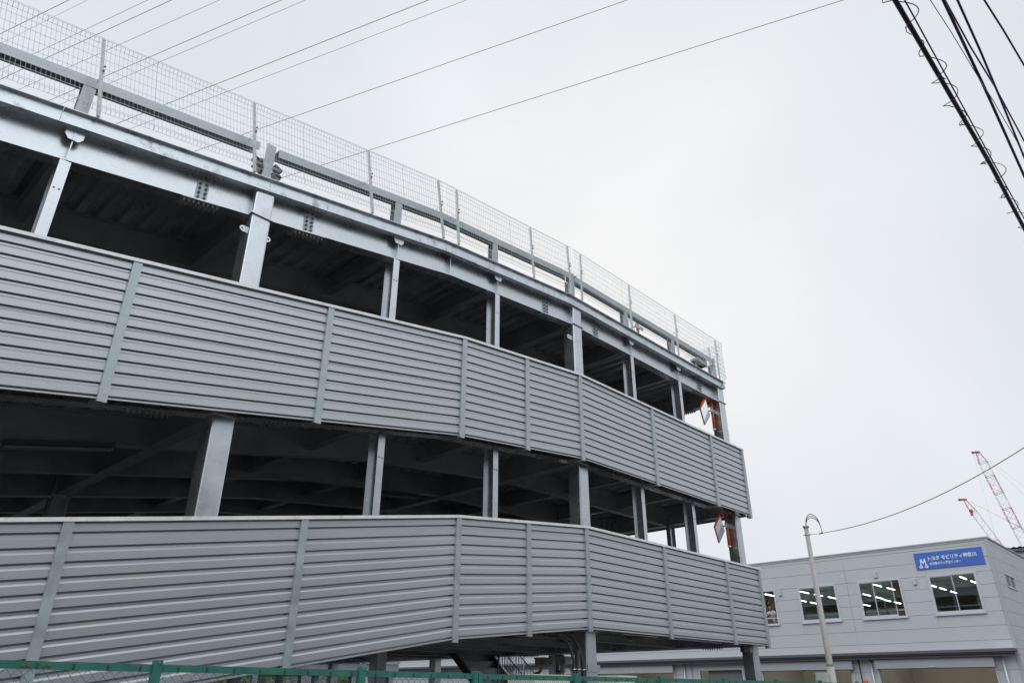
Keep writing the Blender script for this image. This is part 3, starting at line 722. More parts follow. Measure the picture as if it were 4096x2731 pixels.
for p, i in zip(pts, range(31)):
    u_ = i / 30 * 2.6; p.z = 5.45 - .555 * u_ + 1.055 * u_ * u_
m = MB(); m.tube(pts, .009, 6); m.build("wire", mat("navy_wire", (.03, .025, .07), .5), t)
m = MB(); m.tube([(px, py - .05, 5.515), ws + Vector((.05, .09, 0))], .006, 4); m.tube([ws + Vector((.05, .09, 0)), ws + Vector((-.02, -.03, 0))], .018, 6); m.build("wire_grip", DARKM, t)
for k in range(3):
    m = MB(); a = Vector((px, py, 5.70)); b = ws; d_ = b - a
    m.tube(smooth_path([a, a + d_ * .12 + Vector((0, 0, .20 + .04 * k)), a + d_ * .45 + Vector((0, 0, .34 + .05 * k)), a + d_ * .85 + Vector((0, 0, .30 + .04 * k)), b + Vector((0, 0, .14)), b], 5), .009, 5); m.build("loop", BLACK, t)

# ================================================================== NEAR OVERHEAD CABLES
def cable(name, pts, r, label, n=8, mt=BLACK, grp="dark cables crossing the upper right corner"):
    m = MB(); m.tube(pts, r, n); o = m.build(name, mt); tag(o, label, "cable", grp); return recentre(o)
VIO = mat("dark_cable_lens_fringe", (.045, .02, .14), .5)  # violet of the lens fringe is put into the cable colour
t = thing("telecom_cable", "thickest black overhead cable, bundled with a loose lashing wire, upper right", "cable", (6.4, .5, 6.4), "dark cables crossing the upper right corner")
def thick(x): return Vector((x, .452 + .018 * max(0, 7.5 - x), 6.4))
m = MB(); m.tube([thick(x * .5) for x in range(-16, 70)], .0205, 10); m.build("bundle", BLACK, t)
m = MB(); m.tube([(x * .5, .410 + .009 * max(0, 9 - x * .5), 6.415) for x in range(-16, 70)], .0065, 6); m.build("messenger_wire", VIO, t)
m = MB(); pts = []; k = 0
rnd = random.Random(3); x = -2.0; ph = 0
while x < 22:
    for j in range(14):
        a = 2 * math.pi * j / 14; rad = .04 + .035 * (k % 3 == 0) + .015 * (k % 4 == 1) + .012 * math.sin(k * 2.3)
        c = thick(x + .38 * j / 14 + .06 * math.sin(a)); pts.append(c + Vector((0, (.010 if k % 5 in (1, 2, 4) else -.035) + rad * math.cos(a + .5), rad * math.sin(a + .5))))
    if k % 2 == 0:
        c = pts[-1]; m.tube([c, c + Vector((.0, -.03, .02)), c + Vector((.03, -.045, -.01)), c + Vector((-.05, -.02, -.03))], .0035, 4)
    x += .38; k += 1
m.tube(pts, .0042, 4, smooth=True); m.build("lashing_wire", VIO, t)
def L2p(pts, z=6.4):  # polyline in plan extended both ways
    a, b = Vector((*pts[0], z)), Vector((*pts[1], z)); c, d = Vector((*pts[-2], z)), Vector((*pts[-1], z))
    return [a + (a - b).normalized() * 9] + [Vector((*p, z)) for p in pts] + [d + (d - c).normalized() * 22]
cable("power_cable", L2p([(5.08, .23), (5.70, .23), (6.3, .23), (6.91, .235), (8.01, .245)]), .0125, "heavy black cable right of the lashed one, upper right")
cable("power_cable", L2p([(5.15, .15), (5.81, .15), (6.52, .16), (7.62, .18)], 6.4), .0095, "medium dark cable, second from the right edge at the top", mt=VIO)
cable("power_cable", L2p([(5.17, .22), (5.76, .20), (6.42, .16), (7.34, .13)], 6.43), .007, "thinner cable that crosses over its neighbours, upper right", mt=VIO)
cable("power_cable", L2p([(5.29, 0), (5.72, -.04), (6.25, -.08)]), .0075, "outermost cable cutting the top right corner", mt=VIO)
cable("telephone_wire", L2p([(5.0, .30), (5.44, .27), (6.05, .24), (6.54, .21), (7.24, .18), (7.54, .17)], 6.38), .0035, "thinnest wire weaving between the heavy cables, upper right", 5, VIO)

# ================================================================== HIGH VOLTAGE LINES
LINES = [((25.02, 4.33), (14.81, 32.44)), ((18.74, 10.97), (10.53, 33.44)), ((14.05, 15.94), (7.40, 34.26)), ((12.94, 17.13), (6.77, 34.37)),
         ((9.36, 20.92), (4.30, 35.0)), ((8.66, 21.66), (3.83, 35.13)), ((6.85, 23.58), (2.56, 35.44)), ((5.45, 25.06), (1.71, 35.48)),
         ((4.76, 25.79), (1.54, 34.80)), ((2.46, 28.23), (.94, 32.42)), ((3.00, 27.66), (1.10, 33.04))]
HVN = ["lowest", "second lowest", "third", "fourth", "fifth", "sixth", "seventh", "eighth", "ninth", "tenth", "faintest"]
HV = mat("weathered_conductor", (.10, .09, .14), .6)
HV2 = mat("pale_conductor", (.30, .29, .33), .6)
for i, (a, b) in enumerate(LINES):
    a = Vector((*a, 28)); b = Vector((*b, 28)); d = (b - a).normalized(); L0 = a - d * 60; L1 = b + d * 60
    lab = ["high voltage line nearest the picture centre, lowest of the set", "high voltage line second from the picture centre, running alone",
           "pale lower wire of the close pair nearer the centre", "dark upper wire of the close pair nearer the centre", "pale lower wire of the close pair farther left",
           "dark upper wire of the close pair farther left", "pale high voltage line running alone between two close pairs", "dark wire of the pair passing over the first fence post",
           "pale wire of the pair passing over the first fence post", "dark high voltage line nearest the top left corner", "faintest pale high voltage line, top left corner"][i]
    cable("power_line", [L0.lerp(L1, k / 8) for k in range(9)], [.014, .013, .010, .014, .009, .012, .009, .012, .009, .012, .006][i], lab, 5, HV if i in (0, 1, 3, 5, 7, 9) else HV2, "high voltage lines crossing the sky at upper left")

# ================================================================== DEALERSHIP BUILDING
bd = thing("showroom_building", "two-storey pale grey panel building with wide windows and open shutter bays", "building", (45, 20, 0))
BX = 45.0; Y0, Y1 = 8.38, 62.0; ZT = 8.97
zl = [3.60, 4.0, 4.67, 5.33, 6.0, 6.64, 7.28, 7.985, 8.64, 8.90]
WIN = [(9.29, 11.58), (13.03, 15.31), (16.58, 18.81), (20.30, 22.6), (26.4, 28.7), (30.2, 32.5)]; WZ = (5.30, 7.29)
SBX = [(46.9, 49.2)]
def panels(m, a0, a1, zs, holes, put, gap=.006, vj=()):
    """courses of panels with gaps, cut by the holes; put(a0,a1,z0,z1)"""
    for z0, z1 in zip(zs[:-1], zs[1:]):
        cuts = sorted(set([a0, a1] + [v for v in vj if a0 < v < a1]))
        for c0, c1 in zip(cuts[:-1], cuts[1:]):
            hs = sorted([(h0, h1, hz0, hz1) for h0, h1, hz0, hz1 in holes if h1 > c0 and h0 < c1 and hz1 > z0 + .001 and hz0 < z1 - .001])
            x = c0
            for h0, h1, hz0, hz1 in hs:
                if h0 > x: put(x + gap, h0, z0 + gap, z1 - gap)
                if hz0 > z0 + .02: put(max(h0, c0), min(h1, c1), z0 + gap, hz0)
                if hz1 < z1 - .02: put(max(h0, c0), min(h1, c1), hz1, z1 - gap)
                x = h1
            if c1 > x: put(x, c1 - gap, z0 + gap, z1 - gap)
wall = MB(); holesU = [(a, b, *WZ) for a, b in WIN]
panels(wall, Y0 + .12, Y1, zl, holesU, lambda a, b, c, d: wall.box(BX, BX + .05, a, b, c, d), .007, [15.9, 24.9, 33.9, 42.9, 51.9])
panels(wall, Y0 + .12, Y1, [3.60, 8.90], [(a - .001, b + .001, WZ[0] - .001, WZ[1] + .001) for a, b in WIN], lambda a, b, c, d: wall.box(BX + .052, BX + .12, a, b, c, d, FACDK), 0)
wall.build("upper_wall", FACADE, bd)
side = MB()
sh = [(47.0, 49.15, 6.66, 7.34), (51.8, 53.9, 6.66, 7.34)]
panels(side, BX + .12, 62, zl, sh, lambda a, b, c, d: side.box(a, b, Y0, Y0 + .05, c, d), .007)
panels(side, BX + .12, 62, [0, 8.9], sh, lambda a, b, c, d: side.box(a, b, Y0 + .052, Y0 + .12, c, d, FACDK), 0)
panels(side, BX + .12, 62, [0, .66, 1.33, 2.0, 2.67, 3.33, 3.6], [], lambda a, b, c, d: side.box(a, b, Y0, Y0 + .05, c, d), .007)
side.build("side_wall", FACADE, bd)
OPEN = [(9.50, 15.05, 0, 2.74), (16.60, 21.80, 0, 2.74), (23.1, 26.0, 0, 2.88), (27.9, 34.1, 0, 2.74), (36.5, 42.0, 0, 2.74)]
lw = MB()
panels(lw, Y0 + .12, Y1, [0, .66, 1.33, 2.0, 2.62, 3.42], OPEN, lambda a, b, c, d: lw.box(BX + .02, BX + .07, a, b, c, d), .007, [15.9, 24.5, 33.9, 42.9])
panels(lw, Y0 + .12, Y1, [0, 3.6], OPEN, lambda a, b, c, d: lw.box(BX + .072, BX + .12, a, b, c, d, FACDK), 0)
lw.build("lower_wall", FACADE, bd)
m = MB(); m.box(BX - .03, BX + .115, Y0 - .03, Y0 + .115, 0, 8.9); m.build("corner_trim", TRIM, bd)
m = MB(); m.box(BX - .06, 62, Y0 - .06, Y1, 8.905, ZT); m.box(BX - .03, BX + .0, Y0 + .1, Y1, 8.82, 8.90); m.build("roof_cap", TRIM, bd)
m = MB(); m.box(BX + .13, 62, Y0 + .13, Y1, 7.62, 7.75); m.build("ceiling_slab", CEIL, bd)
m = MB(); m.box(BX + .125, 62, Y0 + .125, Y1, 4.35, 4.58); m.build("office_floor", FLOORM, bd)
m = MB(); m.box(59.4, 59.5, Y0 + .13, Y1, 4.6, 7.61); m.build("office_back_wall", BROWN, bd)
m = MB(); m.box(BX + .13, 59.3, 22.7, 22.8, 4.6, 7.61); m.build("partition_wall", BROWN, bd)
m = MB(); m.box(BX + .13, 59.3, Y0 + .125, Y0 + .16, 4.6, 6.6); m.build("partition_wall", BROWN, bd)
m = MB(); m.box(52, 52.1, Y0 + .2, Y1, 0, 4.34); m.box(BX + .2, 51.9, 15.5, 15.6, 0, 4.34); m.box(BX + .2, 51.9, 22.3, 22.4, 0, 4.34); m.box(BX + .2, 51.9, 34.6, 34.7, 0, 4.34); m.build("garage_wall", BEIGE, bd)
for y0, y1 in ((9.45, 15.15), (16.35, 21.85), (27.85, 34.15), (36.4, 42.1)):
    m = MB(); m.box(BX - .30, BX + .015, y0, y1, 2.765, 3.22); m.build("shutter_box", TRIM, bd)
    m = MB(); m.box(BX - .16, BX - .10, y0 + .05, y1 - .05, 2.73, 2.762); m.build("shutter_edge", YEL, bd)
    for y in (y0 + .03, y1 - .09): m = MB(); m.box(BX - .06, BX + .018, y, y + .06, 0, 2.76); m.build("guide_rail", ALU, bd)
    m = MB(); m.box(BX - .34, BX - .302, (y0 + y1) / 2 - .15, (y0 + y1) / 2 + .12, 2.80, 2.85); m.build("sensor", ALU, bd)
    # tube lamp inside the bay lights the beige walls
    m = MB(); m.tube([(48.0, y0 + .6, 4.0), (48.0, y1 - .6, 4.0)], .05, 8); m.build("bay_lamp", LAMPB, bd)
m = MB(); m.box(BX - .03, BX + .02, 23.02, 23.1, 0, 2.96); m.box(BX - .03, BX + .02, 26.0, 26.08, 0, 2.96); m.box(BX - .03, BX + .02, 23.1, 26.0, 2.88, 2.96); m.build("door_frame", ALU, bd)
m = MB(); m.box(BX + .3, BX + .34, 23.1, 25.6, 0, 2.85); m.build("door_panel", mat("grey_door", (.18, .18, .185), .5), bd)
GUT_SHADE = mat('gutter_and_shade_grey', (.12, .12, .13), .5, .2)
# canopy and gutter over the bays; dark strip added behind as painted wall shade
m = MB(); m.box(BX - .50, BX - .001, Y0 + .0, Y1, 3.50, 3.585); m.box(BX - .62, BX - .502, Y0 - .02, Y1, 3.44, 3.56, GUT_SHADE); m.box(BX - .58, BX - .51, Y0, Y1, 3.36, 3.439, DARKM); m.box(BX - .47, BX - .43, Y0 + .02, Y1, 3.24, 3.499, GUT_SHADE); m.build("canopy", mat("canopy_grey", (.22, .22, .24), .5), bd)
m = MB(); m.add([(BX - .62, Y0 - .022, 3.57), (BX - .0, Y0 - .022, 3.57), (BX - .62, Y0 + .9, 3.57), (BX, Y0 + .9, 3.57), (BX - .62, Y0 - .022, 3.62), (BX, Y0 - .022, 3.62), (BX - .62, Y0 + .9, 3.60), (BX, Y0 + .9, 3.60)], [(0, 2, 3, 1), (4, 5, 7, 6), (0, 1, 5, 4), (2, 6, 7, 3), (0, 4, 6, 2), (1, 3, 7, 5)]); m.build("canopy_flashing", ALU, bd)
for y in (9.1, 15.4, 27.1, 34.8): m = MB(); m.tube([(BX - .08, y, 0), (BX - .08, y, 3.49)], .055, 10); m.build("downpipe", ALU, bd)
for y, mm in ((16.05, DARKM), (26.6, TRIM)): m = MB(); m.tube([(BX - .03, y, 0), (BX - .03, y, 3.44)], .03, 6); m.build("downpipe", mm, bd)
m = MB(); m.box(BX - .2, BX - .05, 15.75, 15.95, 1.9, 2.2); m.build("warning_lamp", ORANGE, bd)
# windows
for i, (a, b) in enumerate(WIN):
    z0, z1 = WZ; f = MB()
    f.box(BX - .035, BX + .06, a - .03, a + .055, z0, z1); f.box(BX - .035, BX + .06, b - .055, b + .03, z0, z1); f.box(BX - .035, BX + .06, a + .055, b - .055, z1 - .06, z1 + .03); f.box(BX - .035, BX + .06, a + .055, b - .055, z0, z0 + .07)
    fo = f.build("window_frame", ALU, bd)
    def sub(name, mb, mt):
        o = mb.build(name, mt, bd); o.parent = fo; return o
    m = MB(); m.box(BX - .10, BX - .036, a - .06, b + .06, z0 - .055, z0 + .012); sub("sill", m, ALU)
    ia, ib, iz0, iz1 = a + .055, b - .055, z0 + .07, z1 - .06
    s = .04
    def sash(c0, c1, x, nm="sash"):
        m = MB(); m.box(x, x + .02, c0, c0 + s, iz0, iz1); m.box(x, x + .02, c1 - s, c1, iz0, iz1); m.box(x, x + .02, c0 + s, c1 - s, iz0, iz0 + .09); m.box(x, x + .02, c0 + s, c1 - s, iz1 - s, iz1); sub(nm, m, ALU)
        m = MB(); m.box(x + .008, x + .013, c0 + s, c1 - s, iz0 + .09, iz1 - s); sub("pane", m, GLASS)
    mid = (ia + ib) / 2
    if i == 0: sash(mid - .02, ib, BX - .02); sash(ia, mid + .02, BX + .015)
    elif i == 1: sash(mid + .30, ib, BX - .02); sash(ia + .38, mid + .34, BX + .015)
    elif i == 2: sash(mid - .02, ib, BX - .02); sash(ia, mid + .02, BX + .015)
    elif i == 3: sash(mid + .02, ib, BX + .015)
    else: sash(mid, ib, BX - .02); sash(ia, mid + .04, BX + .015)
    m = MB(); m.box(BX + .16, BX + .20, a, b, 5.665, 5.715); sub("guard_bar", m, ALU)
for a, b, z0, z1 in sh:
    f = MB(); f.box(a - .03, a + .05, Y0 - .03, Y0 + .06, z0, z1); f.box(b - .05, b + .03, Y0 - .03, Y0 + .06, z0, z1); f.box(a, b, Y0 - .03, Y0 + .06, z1 - .05, z1 + .03); f.box(a, b, Y0 - .05, Y0 + .06, z0 - .04, z0 + .04); f.box((a + b) / 2 - .03, (a + b) / 2 + .03, Y0 - .02, Y0 + .05, z0, z1)
    fo = f.build("window_frame", ALU, bd); m = MB(); m.box(a + .05, b - .05, Y0 + .02, Y0 + .025, z0 + .04, z1 - .05); o = m.build("pane", GLASS, bd); o.parent = fo
# wall vents
for y, z in ((19.95, 7.20), (14.23, 7.72), (12.27, 7.18)):
    v = MB(); v.box(BX - .09, BX - .001, y - .09, y + .08, z - .29, z + .04); vo = v.build("vent_hood", FACADE, bd, .015)
    m = MB(); m.box(BX - .08, BX - .01, y - .075, y + .065, z - .298, z - .2905); o = m.build("vent_grille", DARKM, bd); o.parent = vo
# sign
sg = thing("shop_sign", "blue rectangular sign with white Japanese lettering and a white-and-yellow M emblem", "sign", (44.95, 10.35, 7.6))
sx = BX - .045
m = MB(); m.box(sx, BX - .001, 8.70, 12.015, 7.62, 8.495); m.build("sign_board", SIGNB, sg, .004)
tx_ = sx - .004
o = text("トヨタ モビリティ神奈川", .30, (tx_, 11.36, 8.09), RFX, SIGNW, "lettering", sg, .002, .007, .86)
def fit(o, y_left, y_right, z0, z1):
    me = o.data; ys = [v.co.y for v in me.vertices]; zs_ = [v.co.z for v in me.vertices]; by = sg['_base'][1]; bz0 = sg['_base'][2]
    a, b = min(ys), max(ys); c, d = min(zs_), max(zs_)
    for v in me.vertices:
        v.co.y = (y_right - by) + (v.co.y - a) / (b - a) * (y_left - y_right); v.co.z = (z0 - bz0) + (v.co.z - c) / (d - c) * (z1 - z0)
fit(o, 11.33, 9.00, 8.045, 8.285)
o = text("中古車タウン港北インター", .2, (tx_, 11.3, 7.85), RFX, SIGNW, "lettering", sg, .002, .004, .86); fit(o, 11.30, 9.78, 7.81, 7.965)
# emblem
m = MB(); cy, cz = 11.62, 7.98
def yz(a, b): return (tx_ - .002, cy - a, cz + b)
ptsM = [(-.155, -.20), (-.105, -.20), (-.085, .06), (0, -.075), (.085, .06), (.105, -.20), (.155, -.20), (.125, .20), (.075, .20), (0, .04), (-.075, .20), (-.125, .20)]
k = len(ptsM)
bmE = bmesh.new(); vv = [bmE.verts.new(yz(a, b)) for a, b in ptsM]; bmE.faces.new(vv); r_ = bmesh.ops.triangulate(bmE, faces=bmE.faces[:])
m.add([v.co[:] for v in bmE.verts], [tuple(v.index for v in f.verts) for f in (bmE.verts.index_update() or bmE.faces)]); bmE.free()
for s in (-1, 1):
    c = [(tx_ - .003, cy - (s * .14 + .085 * math.cos(q * math.pi / 10)), cz - .21 + .085 * math.sin(q * math.pi / 10)) for q in range(20)]; m.add(c, [tuple(range(20))])
m.build("emblem", SIGNW, sg)
m = MB()
for s in (-1, 1):
    c = [(tx_ - .006, cy - (s * .14 + .05 * math.cos(q * math.pi / 10)), cz - .21 + .05 * math.sin(q * math.pi / 10)) for q in range(20)]; m.add(c, [tuple(range(20))])
m.build("emblem_dot", SIGNY, sg)

# ceiling lamps in the office
CL = [(46.56, 21.65), (46.77, 19.42), (48.75, 19.35), (50.8, 19.27), (51.2, 21.48), (53.1, 21.45), (46.5, 14.90), (48.65, 14.85), (50.75, 17.02), (53.0, 17.0), (55.0, 17.15), (56.9, 17.1), (57.0, 19.24), (46.45, 10.36), (48.67, 10.36), (48.9, 12.58), (50.8, 12.55), (53.0, 12.53)]
proto = None
for i, (x, y) in enumerate(CL):
    wn = "rightmost wide window" if y < 13 else ("middle wide window" if y < 18.0 else "window behind the beige pole")
    if i == 0: lab = "lit tube lamp above the leaning man, seen through his window"
    elif i == 12: lab = "lit tube lamp farthest inside, seen through the right part of the middle wide window"
    else:
        row = sorted(c for c in CL if abs(c[1] - y) < .6 and c != CL[0]); k_ = row.index((x, y)); rw = "front" if y in (19.42, 19.35, 19.27, 14.90, 14.85, 10.36) else "back"
        lab = "%s lit tube lamp of the %s row, seen through the %s" % (["nearest", "second", "third", "fourth", "fifth"][k_], rw, wn)
    if proto is None:
        proto = thing("tube_lamp", lab, "ceiling light", (x, y, 7.28), "lit tube lamps on the office ceiling")
        m = MB(); m.box(x, x + 1.25, y - .032, y + .032, 7.26, 7.29); proto_t = m.build("tube", LAMP, proto)
        m = MB(); m.box(x - .02, x + 1.27, y - .045, y + .045, 7.295, 7.33); proto_h = m.build("housing", WHITEP, proto)
        m = MB(); m.tube([(x + .2, y, 7.34), (x + .2, y, 7.62)], .01, 5); m.tube([(x + 1.05, y, 7.34), (x + 1.05, y, 7.62)], .01, 5); m.build("hanger", WHITEP, proto)
    else:
        c = proto.copy(); col.objects.link(c); c.location = (x, y, 7.28); c['label'] = lab
        for ch in [q for q in col.objects if q.parent == proto]:
            d = ch.copy(); col.objects.link(d); d.parent = c

# clock, desks
t = thing("wall_clock", "round black-rimmed clock on the office wall above the leaning man", "clock", (49, 22.6, 6.96))
m = MB(); m.tube([(49.0, 22.69, 6.96), (49.0, 22.64, 6.96)], .19, 20); m.build("rim", DARKM, t)
m = MB(); m.tube([(49.0, 22.639, 6.96), (49.0, 22.63, 6.96)], .155, 20); m.build("face", WHITEP, t)
m = MB(); m.box(48.995, 49.005, 22.622, 22.628, 6.96, 7.07); m.box(49.0, 49.08, 22.622, 22.628, 6.955, 6.965); m.build("hands", DARKM, t)
def desk(x, y, label, cloth=None):
    t = thing("office_desk", label, "desk", (x, y, 4.58))
    m = MB(); m.box(x - .4, x + .4, y - .8, y + .8, 5.28, 5.32); m.build("desk_top", WOOD, t)
    for a in (-.36, .36):
        for b in (-.75, .75): m = MB(); m.box(x + a - .02, x + a + .02, y + b - .02, y + b + .02, 4.581, 5.28); m.build("leg", WOOD, t)
    t2 = thing("monitor", "dark monitor " + label.replace("grey desk", "on the desk"), "monitor", (x, y, 5.32))
    m = MB(); m.box(x - .02, x + .02, y - .26, y + .26, 5.44, 5.75); m.build("screen", DARKM, t2); m = MB(); m.box(x - .02, x + .04, y - .03, y + .03, 5.32, 5.44); m.build("stand", DARKM, t2)
desk(46.3, 10.4, "seen through the rightmost wide window".join(["grey desk ", ""])); desk(46.5, 14.6, "grey desk seen through the middle wide window"); desk(46.4, 17.7, "grey desk seen through the window behind the pole")
m = MB()
for k in range(24):
    a = random.uniform(0, 6.28); q = random.uniform(.02, .2); m.obox((45.9 + .5 * q * math.cos(a), 17.25 + q * math.sin(a) * 1.2, 5.55 + random.uniform(0, .22) - q * .5), (.09, .03, 0), (-.02, .11, .03), (0, .01, .07))
tag(recentre(m.build("cloth_pile", BLUEC)), "crumpled blue cloth by the window behind the pole", "cloth")

# ------------------------------------------------------------------ person at the window
ps = thing("person", "person in a white polo shirt leaning on the guard bar of the open window", "person", (46.0, 20.95, 4.58))
def skin(name, verts, edges, radii, mt, parent, sub_=2, root=0):
    me = bpy.data.meshes.new(name); off = Vector(parent['_base']); me.from_pydata([Vector(v) - off for v in verts], edges, []); me.materials.append(mt)
    o = bpy.data.objects.new(name, me); col.objects.link(o); o.parent = parent
    o.modifiers.new("skin", 'SKIN'); 
    for i, r in enumerate(radii):
        r = r if isinstance(r, tuple) else (r, r); me.skin_vertices[0].data[i].radius = r
        me.skin_vertices[0].data[i].use_root = (i == root)
    ss = o.modifiers.new("sub", 'SUBSURF'); ss.levels = sub_; ss.render_levels = sub_
    dg = bpy.context.evaluated_depsgraph_get(); m2 = bpy.data.meshes.new_from_object(o.evaluated_get(dg)); o.modifiers.clear(); o.data = m2
    for p in m2.polygons: p.use_smooth = True
    if not m2.materials: m2.materials.append(mt)
    return o
V_ = [(45.95, 20.93, 5.42), (45.82, 20.93, 5.70), (45.68, 20.94, 5.98), (45.60, 20.95, 6.12), (45.54, 20.96, 6.19), (45.47, 20.97, 6.26), (45.45, 20.975, 6.36), (45.46, 20.975, 6.44),
      (45.62, 20.76, 6.08), (45.40, 20.64, 5.82), (45.24, 20.84, 5.76), (45.22, 20.93, 5.75),      # right arm across the bar
      (45.62, 21.14, 6.08), (45.42, 21.22, 5.84), (45.22, 21.16, 5.70), (45.19, 21.12, 5.60),       # left arm, forearm hanging over
      (45.97, 20.83, 5.32), (45.98, 20.82, 4.98), (46.02, 20.82, 4.64), (45.92, 20.82, 4.61),
      (45.97, 21.03, 5.32), (46.06, 21.04, 4.98), (46.14, 21.04, 4.64), (46.04, 21.04, 4.61)]
E_ = [(0, 1), (1, 2), (2, 3), (3, 4), (4, 5), (5, 6), (6, 7), (3, 8), (8, 9), (9, 10), (10, 11), (3, 12), (12, 13), (13, 14), (14, 15), (0, 16), (16, 17), (17, 18), (18, 19), (0, 20), (20, 21), (21, 22), (22, 23)]
Rr = [(.13, .10), (.12, .095), (.15, .10), (.11, .08), .05, (.075, .08), (.082, .09), (.06, .07), .055, .042, .03, .034, .055, .042, .03, .034, .085, .06, .045, .035, .085, .06, .045, .035]
# five fingers and a thumb rooted in each palm
def hand(wi, d, side, curl):
    global V_, E_, Rr
    w_ = Vector(V_[wi]); d = Vector(d).normalized(); side = Vector(side).normalized(); curl = Vector(curl)
    for k, (o_, ln) in enumerate(((-.03, .07), (-.01, .08), (.01, .078), (.03, .06))):
        b = len(V_); V_ += [tuple(w_ + d * .035 + side * o_), tuple(w_ + d * (.035 + ln * .5) + side * o_ * 1.2 + curl * .01), tuple(w_ + d * (.035 + ln * .85) + side * o_ * 1.2 + curl * .035)]
        E_ += [(wi, b), (b, b + 1), (b + 1, b + 2)]; Rr += [.011, .0095, .008]
    b = len(V_); V_ += [tuple(w_ - side * .04 + d * .01), tuple(w_ - side * .06 + d * .045 + curl * .01)]; E_ += [(wi, b), (b, b + 1)]; Rr += [.012, .009]
hand(11, (-.1, 1, -.1), (-1, 0, .2), (0, 0, -1)); hand(15, (-.1, -.2, -1), (0, 1, 0), (-1, 0, -.3))
skin("body", V_, E_, Rr, SKIN, ps)
skin("shirt", [(45.93, 20.93, 5.46), (45.82, 20.93, 5.70), (45.68, 20.94, 5.97), (45.61, 20.95, 6.11), (45.62, 20.755, 6.075), (45.50, 20.69, 5.94), (45.62, 21.145, 6.075), (45.51, 21.19, 5.95), (45.56, 20.955, 6.17)],
     [(0, 1), (1, 2), (2, 3), (3, 4), (4, 5), (3, 6), (6, 7), (3, 8)], [(.15, .12), (.14, .115), (.165, .12), (.12, .095), .075, .065, .075, .065, .065], SHIRT, ps)
skin("trousers", [(45.95, 20.93, 5.42), (45.97, 20.83, 5.30), (45.98, 20.82, 4.98), (46.02, 20.82, 4.66), (45.97, 21.03, 5.30), (46.06, 21.04, 4.98), (46.14, 21.04, 4.66)], [(0, 1), (1, 2), (2, 3), (0, 4), (4, 5), (5, 6)], [(.145, .12), .10, .075, .06, .10, .075, .06], TROU, ps)
skin("hair", [(45.44, 20.975, 6.455), (45.45, 20.975, 6.49), (45.50, 20.975, 6.47), (45.53, 20.975, 6.39)], [(0, 1), (1, 2), (2, 3)], [(.10, .10), (.095, .09), (.095, .09), (.085, .08)], HAIR, ps)
m = MB()
for s in (-1, 1):
    m.obox((45.372, 20.972 + s * .032, 6.338), (.004, 0, 0), (0, .012, 0), (0, 0, .005))
    m.obox((45.372, 20.972 + s * .032, 6.363), (.004, 0, 0), (0, .018, 0), (0, 0, .003))
m.obox((45.372, 20.972, 6.253), (.004, 0, 0), (0, .022, 0), (0, 0, .004)); m.build("face_features", HAIR, ps)
m = MB(); m.add([(45.385, 20.960, 6.288), (45.385, 20.986, 6.288), (45.350, 20.973, 6.290), (45.375, 20.973, 6.343)], [(0, 1, 2), (0, 2, 3), (1, 3, 2), (0, 3, 1)])
for s in (-1, 1): m.obox((45.46, 20.975 + s * .083, 6.328), (.014, 0, 0), (0, .006, 0), (0, 0, .026))
m.build("nose_and_ears", SKIN, ps)

# ================================================================== CRANES
def lattice(m, a, b, w0, w1, step, r):
    a, b = Vector(a), Vector(b); d = (b - a).normalized(); s1 = d.cross(Vector((1, 0, 0))).normalized(); s2 = d.cross(s1).normalized(); Ln = (b - a).length
    k = max(1, int(round(Ln / step)))
    def cr_(t): w_ = (w0 + (w1 - w0) * t) / 2; c = a.lerp(b, t); return [c + s1 * w_ * i + s2 * w_ * j for i, j in ((-1, -1), (1, -1), (1, 1), (-1, 1))]
    for q in range(4): m.tube([cr_(0)[q], cr_(1)[q]], r, 4, smooth=False)
    for i in range(k):
        A = cr_(i / k); B = cr_((i + 1) / k)
        for q in range(4):
            p = (q + 1) % 4; m.tube([A[q], B[p]] if i % 2 else [A[p], B[q]], r * .55, 3, smooth=False)
    for A in (cr_(0), cr_(1)):
        for q in range(4): m.tube([A[q], A[(q + 1) % 4]], r * .8, 3, smooth=False)
def crane(top, base, secs, w_, label, pend, hook):
    t = thing("crawler_crane", label, "crane", (base[0], base[1], 0), "lattice boom cranes beyond the roof")
    top, base = Vector(top), Vector(base)
    at = lambda z: top.lerp(base, (top.z - z) / (top.z - base.z))
    for z0, z1, c in secs:
        m = MB(); a, b = at(z0), at(z1); first = z0 == secs[0][0]
        lattice(m, a, b, w_ * (.35 if first else 1), w_, w_ * .9, .045 if w_ > 1 else .033); m.build("boom_section", RED if c == 'r' else WHT, t)
    m = MB(); m.obox(top + Vector((0, .25, .05)), (.25, 0, 0), (0, .6, .08), (0, .0, .13)); m.tube([top + Vector((-.1, .75, .1)), top + Vector((.1, .75, .1))], .22, 10); m.build("boom_head", RED, t)
    for p in pend:
        m = MB(); m.tube([Vector(q) for q in p], .022, 4); m.build("pendant_line", GALVD, t)
    m = MB(); hp = Vector(hook); m.tube([top + Vector((0, .7, 0)), hp], .018, 4); m.build("hoist_rope", GALVD, t)
    m = MB(); m.tube([hp + Vector((-.2, 0, 0)), hp + Vector((.2, 0, 0))], .28, 10); m.box(hp.x - .15, hp.x + .15, hp.y - .2, hp.y + .2, hp.z - .8, hp.z); m.build("hook_block", RED, t)
    m = MB(); m.box(base.x - 2, base.x + 2, base.y - 5, base.y + 1.5, 1.4, 3.6); m.build("upper_body", RED, t)
    m = MB(); m.box(base.x - 2.2, base.x - .6, base.y + .2, base.y + 2, 1.5, 4.2); m.build("cab", WHT, t)
    for s in (-1, 1): m = MB(); m.box(base.x + s * 2.4 - .5, base.x + s * 2.4 + .5, base.y - 4, base.y + 3, 0.004, 1.3); m.build("crawler_track", DARKM, t)
